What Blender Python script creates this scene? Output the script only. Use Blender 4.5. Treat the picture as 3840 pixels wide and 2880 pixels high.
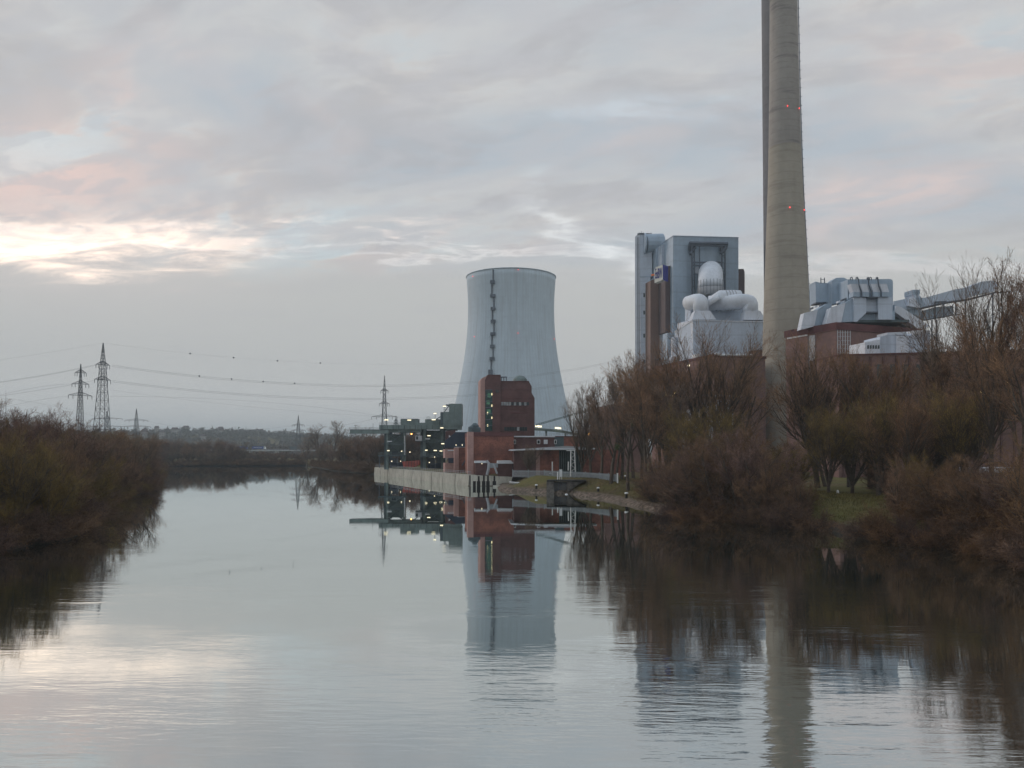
import bpy, math, random
import numpy as np
from mathutils import Vector
R = math.radians
scene = bpy.context.scene
for o in list(bpy.data.objects): bpy.data.objects.remove(o)
COL = scene.collection

# ------------------------------------------------------------------ camera
F = 3013.7; CX = 1920.0; CY = 1608.4; HC = 10.5; PITCH = R(1.6)
cam_d = bpy.data.cameras.new('camera'); cam = bpy.data.objects.new('camera', cam_d); COL.objects.link(cam)
cam.location = (0, 0, HC); cam.rotation_euler = (R(90) + PITCH, 0, 0)
cam_d.sensor_width = 36; cam_d.lens = 36 * F / 3840; cam_d.shift_y = 168.4 / 3840
cam_d.clip_start = 1; cam_d.clip_end = 40000
scene.camera = cam

# ------------------------------------------------------------------ exposure
scene.view_settings.view_transform = 'Standard'; scene.view_settings.look = 'None'
scene.view_settings.gamma = 1; scene.view_settings.exposure = EXPO = 0.17
scene.cycles.max_bounces = 6; scene.cycles.diffuse_bounces = 3; scene.cycles.glossy_bounces = 3
scene.cycles.volume_bounces = 0
scene.cycles.sample_clamp_indirect = 4

# ------------------------------------------------------------------ sun
SUN_AZ = -56.0; SUN_EL = 16.0        # azimuth from +Y, negative to the left
sd = bpy.data.lights.new('sun', 'SUN'); sd.energy = 0.9; sd.angle = R(16); sd.color = (1.0, 0.86, 0.78)
sun = bpy.data.objects.new('sun', sd); COL.objects.link(sun)
sdir = Vector((math.sin(R(SUN_AZ)) * math.cos(R(SUN_EL)), math.cos(R(SUN_AZ)) * math.cos(R(SUN_EL)), math.sin(R(SUN_EL))))
sun.rotation_euler = sdir.to_track_quat('Z', 'Y').to_euler(); sun.location = (0, 0, 300)

# ------------------------------------------------------------------ world: sky texture seen through a cloud layer
class NT:
    def __init__(s, nt): s.nt = nt
    def n(s, t, **k):
        x = s.nt.nodes.new(t)
        for a, b in k.items(): setattr(x, a, b)
        return x
    def lk(s, a, b): s.nt.links.new(a, b)
    def put(s, sock, v):
        if isinstance(v, (int, float)): sock.default_value = v
        elif isinstance(v, (tuple, list)):
            sock.default_value = tuple(v) + ((1,) if len(v) == 3 and len(sock.default_value) == 4 else ())
        else: s.lk(v, sock)
    def m(s, op, a, b=0.0, c=None, clamp=False):
        x = s.n('ShaderNodeMath', operation=op, use_clamp=clamp)
        s.put(x.inputs[0], a); s.put(x.inputs[1], b)
        if c is not None: s.put(x.inputs[2], c)
        return x.outputs[0]
    def ss(s, v, lo, hi, a=0.0, b=1.0):
        x = s.n('ShaderNodeMapRange', interpolation_type='SMOOTHSTEP')
        s.put(x.inputs[0], v); s.put(x.inputs[1], lo); s.put(x.inputs[2], hi); s.put(x.inputs[3], a); s.put(x.inputs[4], b)
        return x.outputs[0]
    def mix(s, f, a, b, bt='MIX'):
        x = s.n('ShaderNodeMix', data_type='RGBA', blend_type=bt)
        s.put(x.inputs[0], f); s.put(x.inputs[6], a); s.put(x.inputs[7], b)
        return x.outputs[2]
    def vec(s, x, y, z):
        v = s.n('ShaderNodeCombineXYZ'); s.put(v.inputs[0], x); s.put(v.inputs[1], y); s.put(v.inputs[2], z)
        return v.outputs[0]
    def noise(s, v, scale, detail=4, rough=0.5, dist=0.0, out=0):
        x = s.n('ShaderNodeTexNoise'); s.put(x.inputs['Vector'], v); x.inputs['Scale'].default_value = scale
        x.inputs['Detail'].default_value = detail; x.inputs['Roughness'].default_value = rough
        x.inputs['Distortion'].default_value = dist
        return x.outputs[out]

world = bpy.data.worlds.new('World'); scene.world = world; world.use_nodes = True
wn = world.node_tree; wn.nodes.clear(); T = NT(wn)
sky = T.n('ShaderNodeTexSky', sky_type='NISHITA'); sky.sun_disc = False
sky.sun_elevation = R(SUN_EL); sky.sun_rotation = R(SUN_AZ) ; sky.air_density = 1.2; sky.dust_density = 1.5
tc = T.n('ShaderNodeTexCoord'); sp = T.n('ShaderNodeSeparateXYZ'); T.lk(tc.outputs['Generated'], sp.inputs[0])
X, Y, Z = sp.outputs
zz = T.m('MAXIMUM', Z, 0.0)
hor = T.m('SQRT', T.m('ADD', T.m('MULTIPLY', X, X), T.m('MULTIPLY', Y, Y)))
el = T.m('DIVIDE', zz, T.m('MAXIMUM', hor, 0.02))              # tan of elevation
az = T.m('ARCTAN2', X, Y)                                       # 0 ahead, negative left
den = T.m('ADD', zz, 0.16)
pu = T.m('DIVIDE', X, den); pv = T.m('DIVIDE', Y, den)
pc = T.vec(pu, pv, 0.0)
pst = T.vec(T.m('MULTIPLY', pu, 0.6), T.m('ADD', pv, T.m('MULTIPLY', pu, 0.25)), 1.7)
n1 = T.noise(pst, 1.5, 6, 0.55, 0.5)          # broad bands
n2 = T.noise(pst, 4.6, 7, 0.6, 0.5)            # mottling
n3 = T.noise(pc, 1.6, 3, 0.5, 0.2)
n4 = T.noise(T.vec(T.m('MULTIPLY', pu, 0.45), pv, 9.0), 7.0, 6, 0.62, 0.5)
K = 10.4                                                       # background strength is 0.1
def c(r, g, b, k=1.0): return (r * K * k, g * K * k, b * K * k)
up = T.ss(T.m('ADD', el, T.m('MULTIPLY', n1, 0.04)), 0.215, 0.285)                                      # smooth grey below, broken above
base = T.mix(T.ss(n1, 0.36, 0.66), c(.405, .455, .505), c(.60, .568, .54))
base = T.mix(T.m('MULTIPLY', T.ss(n2, 0.47, 0.62), 0.7), base, c(.41, .41, .43))
base = T.mix(T.m('MULTIPLY', T.m('MULTIPLY', T.ss(n3, 0.50, 0.72), T.ss(n2, .4, .6, .2, 1.0)), 0.7), base, c(.70, .58, .55))
gapb = T.m('MULTIPLY', T.m('MULTIPLY', T.ss(n1, 0.50, 0.66), T.ss(n2, .44, .54, 1, .0)), 0.8)
skyblue = T.mix(0.7, sky.outputs[0], c(.50, .63, .70))
base = T.mix(gapb, base, skyblue)
low = T.mix(T.ss(el, 0.0, 0.12), c(.60, .59, .57), c(.478, .481, .472))
low = T.mix(T.m('MULTIPLY', T.ss(n4, 0.45, 0.7), 0.25), low, c(.44, .44, .455))
col = T.mix(up, low, base)
# the break in the cloud low in the west: ragged, bright at the left, thin towards the right
wob = T.m('MULTIPLY', T.m('SUBTRACT', n4, 0.52), 0.11)
elv = T.m('DIVIDE', el, T.m('MAXIMUM', T.m('COSINE', az), 0.35))
elw = T.m('ADD', elv, wob)
def gauss(v, mu, sg):
    d = T.m('DIVIDE', T.m('SUBTRACT', v, mu), sg)
    return T.m('EXPONENT', T.m('MULTIPLY', T.m('MULTIPLY', d, d), -1.0))
def band(mu, sg, a0, a1, soft=0.06):
    g = gauss(elw, mu, sg)
    w = T.m('MULTIPLY', T.ss(az, a0 - soft, a0 + soft), T.ss(az, a1 - soft, a1 + soft, 1.0, 0.0))
    return T.m('MULTIPLY', g, w)
glow = gauss(az, -0.54, 0.20); gl2 = T.m('MULTIPLY', glow, gauss(el, 0.26, 0.08))
col = T.mix(T.m('MULTIPLY', gl2, 0.5), col, c(.76, .64, .60))
pinkm = T.m('MULTIPLY', T.m('MULTIPLY', gauss(az, -0.56, 0.12), gauss(elv, 0.355, 0.045)), T.ss(n2, 0.45, 0.62))
col = T.mix(T.m('MULTIPLY', pinkm, 0.75), col, c(.82, .60, .54))
b1 = band(0.258, 0.023, -1.2, -0.36, 0.10)
b2 = band(0.274, 0.008, -1.0, -0.12, 0.10)
b3 = band(0.250, 0.005, -0.45, 0.22, 0.09)
b4 = T.m('MULTIPLY', gauss(T.m('ADD', elw, T.m('MULTIPLY', az, 0.55)), 0.315, 0.011), T.m('MULTIPLY', T.ss(az, -0.02, 0.05), T.ss(az, 0.12, 0.22, 1.0, 0.0)))
b5 = band(0.228, 0.008, 0.18, 0.9, 0.10)
hole = T.m('MULTIPLY', T.ss(n2, 0.42, 0.60), 1.0)
m1 = T.m('MULTIPLY', b1, T.ss(n4, 0.36, 0.54, 0.35, 1.0))
col = T.mix(T.m('MULTIPLY', m1, 1.0, clamp=True), col, c(1.75, 1.40, 1.14))
col = T.mix(T.m('MULTIPLY', b2, T.ss(n2, 0.40, 0.58, 0.1, 0.9), clamp=True), col, c(1.1, .95, .86))
col = T.mix(T.m('MULTIPLY', b3, 0.35, clamp=True), col, c(.95, .92, .90))
col = T.mix(T.m('MULTIPLY', b4, 0.45, clamp=True), col, c(.88, .91, .92))
col = T.mix(T.m('MULTIPLY', b5, 0.45, clamp=True), col, c(.72, .70, .70))
blob = T.m('MULTIPLY', T.m('MULTIPLY', gauss(az, 0.04, 0.022), gauss(el, 0.335, 0.018)), T.ss(n4, 0.45, 0.6))
col = T.mix(T.m('MULTIPLY', blob, 0.7), col, c(.66, .73, .76))
gap2 = T.m('MULTIPLY', T.m('MULTIPLY', gauss(az, 0.20, 0.16), gauss(el, 0.425, 0.02)), T.ss(n4, 0.42, 0.6))
col = T.mix(T.m('MULTIPLY', gap2, 0.6), col, c(.60, .67, .73))
n5 = T.noise(pst, 13.0, 5, 0.6, 0.4)
col = T.mix(T.m('MULTIPLY', up, T.ss(n5, .44, .60, 0, .5)), col, c(.47, .475, .50))
# above the picture the unseen cover is paler and even, brightened to add light
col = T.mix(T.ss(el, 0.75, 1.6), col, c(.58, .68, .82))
col = T.mix(T.ss(Z, -0.02, -0.005, 1.0, 0.0), col, c(.10, .11, .10))
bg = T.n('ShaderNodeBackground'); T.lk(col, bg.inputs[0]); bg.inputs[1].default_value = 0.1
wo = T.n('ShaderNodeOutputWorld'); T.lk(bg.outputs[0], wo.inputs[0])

# ------------------------------------------------------------------ helpers
def ray(px, py):
    u = (px - CX) / F; v = (CY - py) / F
    return Vector((u, math.cos(PITCH) - v * math.sin(PITCH), math.sin(PITCH) + v * math.cos(PITCH)))
def at(px, py, Yd):
    d = ray(px, py); return Vector((0, 0, HC)) + d * (Yd / d.y)
def onz(px, py, z):
    d = ray(px, py); return Vector((0, 0, HC)) + d * ((z - HC) / d.z)
CR = {1: (0, 1200, 1.659), 2: (600, 1350, 2.765), 3: (1280, 1380, 3.318), 4: (1650, 1350, 3.016), 5: (2300, 850, 2.765),
      6: (2850, 950, 2.234), 7: (2100, 1300, 2.212), 8: (2900, 1400, 2.212), 9: (1850, 1650, 3.16), 10: (1700, 950, 2.37), 11: (2800, 0, 1.843)}
def C(k, x, y):
    a, b, s = CR[k]; return (a + x / s, b + y / s)
class Plane:
    """a vertical plane through the point seen at column px, Yd metres away, turned rot degrees"""
    def __init__(s, px, Yd, rot=0.0, py=1692.6):
        s.o = at(px, py, Yd); a = R(rot)
        s.u = Vector((math.cos(a), math.sin(a), 0)); s.n = Vector((-math.sin(a), math.cos(a), 0))
    def pt(s, px, py, back=0.0):
        d = ray(px, py); c0 = Vector((0, 0, HC)); oo = s.o + s.n * back
        t = (oo - c0).dot(s.n) / d.dot(s.n); return c0 + d * t
    def loc(s, p): return ((p - s.o).dot(s.u), p.z)
    def w(s, a, b, z): return s.o + s.u * a + s.n * b + Vector((0, 0, z - s.o.z))

class MB:
    def __init__(s): s.v = []; s.f = []; s.mi = []; s.sm = []; s.m = 0; s.smooth = False
    def add(s, vs, fs):
        b = len(s.v); s.v += [tuple(x) for x in vs]
        for f in fs: s.f.append([b + i for i in f]); s.mi.append(s.m); s.sm.append(s.smooth)
    def hexa(s, p): s.add(p, [(0, 3, 2, 1), (4, 5, 6, 7), (0, 1, 5, 4), (1, 2, 6, 5), (2, 3, 7, 6), (3, 0, 4, 7)])
    def box(s, pl, a0, a1, b0, b1, z0, z1):
        w = pl.w; s.hexa([w(a0, b0, z0), w(a1, b0, z0), w(a1, b1, z0), w(a0, b1, z0), w(a0, b0, z1), w(a1, b0, z1), w(a1, b1, z1), w(a0, b1, z1)])
    def cube(s, x0, x1, y0, y1, z0, z1):
        s.hexa([(x0, y0, z0), (x1, y0, z0), (x1, y1, z0), (x0, y1, z0), (x0, y0, z1), (x1, y0, z1), (x1, y1, z1), (x0, y1, z1)])
    def slab(s, pl, poly, d, front=0.0, zfloor=None):
        """polygon given by image corners, laid on pl and given depth d backwards"""
        P = [pl.pt(x, y, front) for x, y in poly]
        if zfloor is not None: P = [Vector((p.x, p.y, zfloor)) if y is None else p for p, (x, y) in zip(P, poly)]
        Q = [p + pl.n * d for p in P]; n = len(P)
        s.add(P + Q, [tuple(range(n - 1, -1, -1)), tuple(range(n, 2 * n))] + [(i, (i + 1) % n, n + (i + 1) % n, n + i) for i in range(n)])
    def rect(s, pl, x0, y0, x1, y1, d, front=0.0):
        """upright box whose front spans image columns x0..x1 (rows at the left corner)"""
        p = pl.pt(x0, y0, front); q = pl.pt(x0, y1, front); r = pl.pt(x1, (y0 + y1) / 2, front)
        a0 = pl.loc(p)[0]; a1 = pl.loc(r)[0]
        s.box(pl, a0, a1, front, front + d, q.z, p.z)
    def tube(s, pts, r, n=6, caps=True):
        pts = [Vector(p) for p in pts]; rs = r if isinstance(r, (list, tuple)) else [r] * len(pts)
        rings = []; pu = None
        for i, p in enumerate(pts):
            d = (pts[min(i + 1, len(pts) - 1)] - pts[max(i - 1, 0)]).normalized()
            if pu is None: pu = d.orthogonal().normalized()
            else:
                pu = pu - d * pu.dot(d); pu = pu.normalized() if pu.length > 1e-6 else d.orthogonal().normalized()
            w = d.cross(pu)
            rings.append([p + (pu * math.cos(2 * math.pi * k / n) + w * math.sin(2 * math.pi * k / n)) * rs[i] for k in range(n)])
        vs = [x for rg in rings for x in rg]; fs = []
        for i in range(len(pts) - 1):
            for k in range(n): fs.append((i * n + k, i * n + (k + 1) % n, (i + 1) * n + (k + 1) % n, (i + 1) * n + k))
        if caps: fs += [tuple(range(n - 1, -1, -1)), tuple((len(pts) - 1) * n + k for k in range(n))]
        s.add(vs, fs)
    def lathe(s, c0, prof, n=48, caps=True):
        vs = []; fs = []
        for r, z in prof: vs += [(c0[0] + r * math.cos(2 * math.pi * k / n), c0[1] + r * math.sin(2 * math.pi * k / n), z) for k in range(n)]
        for i in range(len(prof) - 1):
            for k in range(n): fs.append((i * n + k, i * n + (k + 1) % n, (i + 1) * n + (k + 1) % n, (i + 1) * n + k))
        if caps: fs += [tuple(range(n - 1, -1, -1)), tuple((len(prof) - 1) * n + k for k in range(n))]
        s.add(vs, fs)
    def ball(s, c0, r, n=8, m=6, sz=1.0):
        s.lathe(c0, [(r * math.sin(math.pi * i / m) + 1e-4, c0[2] - sz * r * math.cos(math.pi * i / m)) for i in range(m + 1)], n)
    def build(s, name, mats, parent=None, loc=None):
        if not isinstance(mats, (list, tuple)): mats = [mats]
        me = bpy.data.meshes.new(name)
        org = Vector(parent['_o']) if parent is not None and '_o' in parent else (Vector(loc) if loc is not None else Vector((0, 0, 0)))
        me.from_pydata([(x[0] - org.x, x[1] - org.y, x[2] - org.z) for x in s.v], [], s.f)
        for mt in mats: me.materials.append(mt)
        me.polygons.foreach_set('material_index', s.mi); me.polygons.foreach_set('use_smooth', s.sm); me.update()
        o = bpy.data.objects.new(name, me); COL.objects.link(o)
        if parent is not None: o.parent = parent; o['_o'] = tuple(org)
        else: o.location = org; o['_o'] = tuple(org)
        return o
def tag(o, label=None, cat=None, group=None, kind=None):
    if label: o['label'] = label
    if cat: o['category'] = cat
    if group: o['group'] = group
    if kind: o['kind'] = kind
    return o
def thing(name, label, cat, loc, group=None):
    o = bpy.data.objects.new(name, None); COL.objects.link(o); o.location = loc; o['_o'] = tuple(loc); o.empty_display_size = 1
    return tag(o, label, cat, group)
def dup(o, parent=None):
    c_ = o.copy(); COL.objects.link(c_); c_.parent = parent
    for ch in list(o.children): dup(ch, c_)
    return c_

# ------------------------------------------------------------------ materials
MT = {}
def mat(name, col, rough=0.8, var=0.15, scale=0.15, metal=0.0, streak=0.0, col2=None, bump=0.0, spec=0.3, course=None, ribs=None):
    m = bpy.data.materials.new(name); m.use_nodes = True; nt = m.node_tree; nt.nodes.clear(); t = NT(nt)
    tc = t.n('ShaderNodeTexCoord'); ob = tc.outputs['Object']
    sp = t.n('ShaderNodeSeparateXYZ'); t.lk(ob, sp.inputs[0])
    n_ = t.noise(ob, scale, 6, 0.6)
    nf = t.noise(ob, scale * 9, 3, 0.6)
    f = t.m('ADD', t.m('MULTIPLY', n_, 0.7), t.m('MULTIPLY', nf, 0.3))
    lo = tuple(x * (1 - var) for x in col); hi = tuple(min(1, x * (1 + var)) for x in (col2 or col))
    cc = t.mix(t.ss(f, 0.35, 0.65), lo, hi)
    if streak:
        st = t.noise(t.vec(t.m('MULTIPLY', sp.outputs[0], 1.0), t.m('MULTIPLY', sp.outputs[1], 1.0), t.m('MULTIPLY', sp.outputs[2], 0.06)), scale * 5, 4, 0.6)
        cc = t.mix(t.m('MULTIPLY', t.ss(st, 0.5, 0.72), streak), cc, tuple(x * 0.45 for x in col))
    if course:     # horizontal courses, every course metres
        w = t.m('FRACT', t.m('DIVIDE', sp.outputs[2], course))
        cc = t.mix(t.ss(w, 0.0, 0.12, 0.35, 0.0), cc, tuple(x * 0.55 for x in col))
    if ribs:       # vertical sheet ribs
        w = t.m('FRACT', t.m('DIVIDE', t.m('ADD', sp.outputs[0], t.m('MULTIPLY', sp.outputs[1], 0.45)), ribs))
        cc = t.mix(t.ss(w, 0.0, 0.15, 0.22, 0.0), cc, tuple(x * 0.5 for x in col))
    p = t.n('ShaderNodeBsdfPrincipled'); t.lk(cc, p.inputs['Base Color'])
    p.inputs['Roughness'].default_value = rough; p.inputs['Metallic'].default_value = metal; p.inputs['Specular IOR Level'].default_value = spec
    if bump:
        bp = t.n('ShaderNodeBump'); bp.inputs['Strength'].default_value = bump; bp.inputs['Distance'].default_value = 0.3; t.lk(nf, bp.inputs['Height'])
        t.lk(bp.outputs[0], p.inputs['Normal'])
    o = t.n('ShaderNodeOutputMaterial'); t.lk(p.outputs[0], o.inputs[0]); MT[name] = m; return m
def emit(name, col, s):
    m = bpy.data.materials.new(name); m.use_nodes = True; nt = m.node_tree; nt.nodes.clear(); t = NT(nt)
    e = t.n('ShaderNodeEmission'); e.inputs[0].default_value = (*col, 1); e.inputs[1].default_value = s
    o = t.n('ShaderNodeOutputMaterial'); t.lk(e.outputs[0], o.inputs[0]); MT[name] = m; return m
mat('brick', (.205, .088, .070), .9, .30, .25, col2=(.255, .105, .075), course=1.1, bump=.3)
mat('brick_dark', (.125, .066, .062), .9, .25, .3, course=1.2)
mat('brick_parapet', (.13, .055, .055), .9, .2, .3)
mat('brick_pale_or_lit', (.42, .26, .23), .9, .12, .3, course=1.2)  # pale brick, and brick ends with evening light painted into the tone
mat('brick_far', (.215, .13, .115), .9, .2, .12, streak=.2, course=1.5)
mat('brown_clad', (.22, .145, .12), .7, .12, .08, streak=.25, ribs=1.6)
mat('brown_clad_dark', (.11, .08, .08), .7, .12, .08)
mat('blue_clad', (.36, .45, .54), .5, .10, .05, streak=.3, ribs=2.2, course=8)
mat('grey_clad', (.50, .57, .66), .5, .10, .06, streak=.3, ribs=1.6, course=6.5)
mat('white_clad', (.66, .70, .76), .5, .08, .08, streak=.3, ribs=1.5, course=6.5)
mat('duct', (.66, .70, .75), .6, .10, .2, metal=0.0, streak=.1)
mat('steel_dark', (.10, .12, .15), .6, .2, .5)
mat('lattice', (.12, .135, .15), .6, .2, .3)
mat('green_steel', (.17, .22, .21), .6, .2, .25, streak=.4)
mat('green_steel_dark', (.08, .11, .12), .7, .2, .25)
mat('navy', (.032, .045, .075), .6, .2, .3)
mat('concrete', (.37, .355, .30), .9, .2, .3, streak=.6, bump=.3)
mat('concrete_white', (.58, .56, .48), .9, .16, .4, streak=.5)
mat('tan_concrete', (.37, .335, .275), .9, .10, .05, streak=.15, course=4.2)
mat('grey_concrete', (.34, .315, .285), .9, .12, .05, streak=.2, course=4.2)
mat('dark_concrete', (.17, .165, .17), .9, .12, .05, course=4.2)
mat('shell', (.53, .62, .68), .85, .06, .02, streak=.12)
mat('roof_grey', (.42, .43, .45), .7, .12, .2)
mat('roof_pale', (.62, .64, .66), .6, .1, .3)
mat('white_paint', (.78, .79, .78), .5, .06, .5)
mat('glass', (.03, .045, .05), .12, .3, .6, spec=.6)
mat('glass_green', (.02, .06, .055), .15, .4, .6, spec=.5)
mat('glass_pale', (.30, .33, .34), .3, .4, .6)
mat('timber_black', (.02, .018, .016), .9, .3, 1.0)
mat('stone', (.14, .125, .11), .95, .5, .8, bump=.5)
mat('path', (.26, .20, .155), .95, .25, .4)
mat('fence_metal', (.33, .36, .38), .6, .15, .5)
mat('red_paint', (.38, .09, .07), .7, .25, .6)
mat('orange_paint', (.75, .20, .06), .7, .12, .6)
mat('blue_tarp', (.03, .07, .26), .5, .15, .8)
mat('bark', (.085, .066, .050), .95, .3, 1.2)
mat('house_wall', (.30, .29, .28), .9, .15, .1)
mat('house_roof', (.10, .075, .07), .9, .25, .15)
mat('bridge_deck', (.40, .42, .42), .8, .15, .1)
mat('sign_face', (.80, .78, .70), .6, .05, .5)
mat('sign_blue', (.03, .035, .22), .6, .1, .5)
mat('asphalt', (.06, .06, .06), .9, .2, .3)
emit('lamp_warm', (1.0, .88, .58), 1.8); emit('lamp_yellow', (1.0, .74, .28), 5.0); emit('lamp_red', (1.0, .06, .06), 2.5)
emit('lamp_orange', (1.0, .45, .1), 5.0); emit('window_lit', (1.0, .88, .5), 1.0); emit('window_green', (.25, .6, .4), .16)

def twigmat(name, v=0.35):
    m = bpy.data.materials.new(name); m.use_nodes = True; nt = m.node_tree; nt.nodes.clear(); t = NT(nt)
    oi = t.n('ShaderNodeObjectInfo'); tc = t.n('ShaderNodeTexCoord')
    n_ = t.noise(tc.outputs['Object'], 0.45, 3, 0.6); n2 = t.noise(tc.outputs['Object'], 6.0, 2, 0.6)
    cc = t.mix(t.ss(n_, 0.35, 0.65), (1 - v, 1 - v, 1 - v), (1 + v * 1.2, 1 + v, 1 + v * .5))
    cc = t.mix(1.0, oi.outputs['Color'], cc, 'MULTIPLY')
    cc = t.mix(1.0, cc, t.mix(t.ss(n2, .3, .7), (.6, .6, .65), (1.5, 1.35, 1.2)), 'MULTIPLY')
    p = t.n('ShaderNodeBsdfPrincipled'); t.lk(cc, p.inputs['Base Color']); p.inputs['Roughness'].default_value = .85; p.inputs['Specular IOR Level'].default_value = .1
    o = t.n('ShaderNodeOutputMaterial'); t.lk(p.outputs[0], o.inputs[0]); MT[name] = m; return m
twigmat('twigs')
M = MT
# ================================================================== river, ground, far country
RIVER = [(50, -300), (48.5, 60), (48.3, 76), (48, 87), (43.2, 95.5), (42, 106), (36, 114.5), (29, 126), (26.5, 134), (23.7, 152.6), (19.4, 180), (10.4, 198.5), (-3.6, 214.6), (-4.2, 243.4),
         (-13.5, 243.6), (-62.6, 366), (-74, 392), (-90, 420), (-112, 480), (-134, 540), (-150, 585), (-225, 566), (-420, 610), (-900, 660),
         (-900, 540), (-420, 520), (-235, 480), (-198, 455), (-165, 370), (-125, 280), (-92, 200), (-82, 163), (-64, 120), (-53, 98), (-54.6, 85), (-53, 40), (-52, -300)]
RA = np.array(RIVER)
def sdist(x, y):
    """signed distance to the river polygon, positive on land; also whether the nearest edge is the quay"""
    best = np.full(x.shape, 1e9); ins = np.zeros(x.shape, bool); edge = np.zeros(x.shape, int); n = len(RA)
    for i in range(n):
        a = RA[i]; b = RA[(i + 1) % n]; d = b - a; L = d @ d
        t = np.clip(((x - a[0]) * d[0] + (y - a[1]) * d[1]) / L, 0, 1)
        q = np.hypot(x - a[0] - t * d[0], y - a[1] - t * d[1])
        edge = np.where(q < best, i, edge); best = np.minimum(q, best)
        cond = ((a[1] > y) != (b[1] > y)); 
        with np.errstate(divide='ignore', invalid='ignore'): xi = a[0] + (y - a[1]) * d[0] / (d[1] if d[1] != 0 else 1e-9)
        ins ^= cond & (x < xi)
    return np.where(ins, -best, best), edge
QE = RIVER.index((-13.5, 243.6))
def ground_z(x, y):
    x = np.asarray(x, float); y = np.asarray(y, float); s, e = sdist(x, y)
    def st(v, a, b): t = np.clip((v - a) / (b - a), 0, 1); return t * t * (3 - 2 * t)
    nat = -1.6 + 2.0 * st(s, -2.0, .4) + .6 * st(s, .3, 1.6) + 2.6 * st(s, 3.2, 11)
    q = -2.0 + 5.25 * st(s, .9, 2.0)
    low_ = st(y, 203, 213) * (1 - st(x, -3, 3)) * (y < 243.4) * (x > -12)
    nat = nat * (1 - low_) + np.minimum(nat, .95) * low_
    cut = st(x, 8.0, 9.2) * (1 - st(x, 14.2, 15.4)) * st(y, 184, 187) * (1 - st(y, 199.2, 200.2))
    nat = nat * (1 - cut) - .9 * cut
    z = np.where((e == QE), q, nat)
    z = z + np.where(s > 4, .25 * np.sin(x * .23) * np.cos(y * .17), 0) * st(s, 4, 12)
    r = np.hypot(x, y)
    # low hill beyond the river to the left, valley floor on
    hill = 46 * np.exp(-((x + 760) / 520) ** 2) * st(y, 1150, 1900) * (1 - .25 * st(y, 2600, 4000))
    return z + hill
xs = np.concatenate([-np.geomspace(9000, 470, 30), np.arange(-462, -232, 6), np.arange(-230, 131, 1.6), np.geomspace(133, 9000, 40)])
ys = np.concatenate([[-3000, -1000, -400, -150, -50, 0, 25], np.arange(40, 440, 1.6), np.arange(443, 720, 4), np.geomspace(725, 14000, 75)])
gx, gy = np.meshgrid(xs, ys); gz = ground_z(gx, gy)
nx, ny = len(xs), len(ys)
me = bpy.data.meshes.new('ground'); V = np.stack([gx, gy, gz], -1).reshape(-1, 3)
ii = np.arange(nx * ny).reshape(ny, nx); Fq = np.stack([ii[:-1, :-1], ii[:-1, 1:], ii[1:, 1:], ii[1:, :-1]], -1).reshape(-1, 4)
def quickmesh(name, V, Fa, k):
    me = bpy.data.meshes.new(name); me.vertices.add(len(V)); me.vertices.foreach_set('co', V.astype(np.float32).ravel())
    me.loops.add(Fa.size); me.loops.foreach_set('vertex_index', Fa.astype(np.int32).ravel())
    me.polygons.add(len(Fa)); me.polygons.foreach_set('loop_start', np.arange(0, Fa.size, k, dtype=np.int32))
    me.polygons.foreach_set('loop_total', np.full(len(Fa), k, np.int32)); me.update(calc_edges=True); return me
me = quickmesh('ground', V, Fq, 4); me.polygons.foreach_set('use_smooth', np.ones(len(Fq), bool))
g = bpy.data.objects.new('ground', me); COL.objects.link(g); tag(g, kind='structure')
m = bpy.data.materials.new('ground'); m.use_nodes = True; nt = m.node_tree; nt.nodes.clear(); t = NT(nt)
tc = t.n('ShaderNodeTexCoord'); ob = tc.outputs['Object']; sp = t.n('ShaderNodeSeparateXYZ'); t.lk(ob, sp.inputs[0])
a = t.noise(ob, .12, 6, .65); b = t.noise(ob, 1.3, 4, .6); b2 = t.noise(ob, .035, 3, .5)
cc = t.mix(t.ss(a, .42, .58), (.105, .098, .036), (.16, .115, .06))
cc = t.mix(t.ss(b, .4, .6, 0, .8), cc, (.075, .052, .03))
cc = t.mix(t.ss(b2, .5, .6, 0, .6), cc, (.125, .12, .035))
cc = t.mix(t.ss(sp.outputs[2], .75, 1.25, 1, 0), cc, t.mix(t.m('MULTIPLY', t.ss(sp.outputs[1], 118, 132), t.m('MULTIPLY', t.ss(sp.outputs[0], -30, -12), t.ss(sp.outputs[1], 250, 262, 1, 0))), (.05, .042, .032), t.mix(t.ss(b, .38, .66), (.075, .06, .045), (.235, .18, .14))))
p = t.n('ShaderNodeBsdfPrincipled'); t.lk(cc, p.inputs['Base Color']); p.inputs['Roughness'].default_value = .95; p.inputs['Specular IOR Level'].default_value = .1
bp = t.n('ShaderNodeBump'); bp.inputs['Strength'].default_value = .8; bp.inputs['Distance'].default_value = .4; t.lk(b, bp.inputs['Height']); t.lk(bp.outputs[0], p.inputs['Normal'])
o = t.n('ShaderNodeOutputMaterial'); t.lk(p.outputs[0], o.inputs[0]); g.data.materials.append(m)

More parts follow.
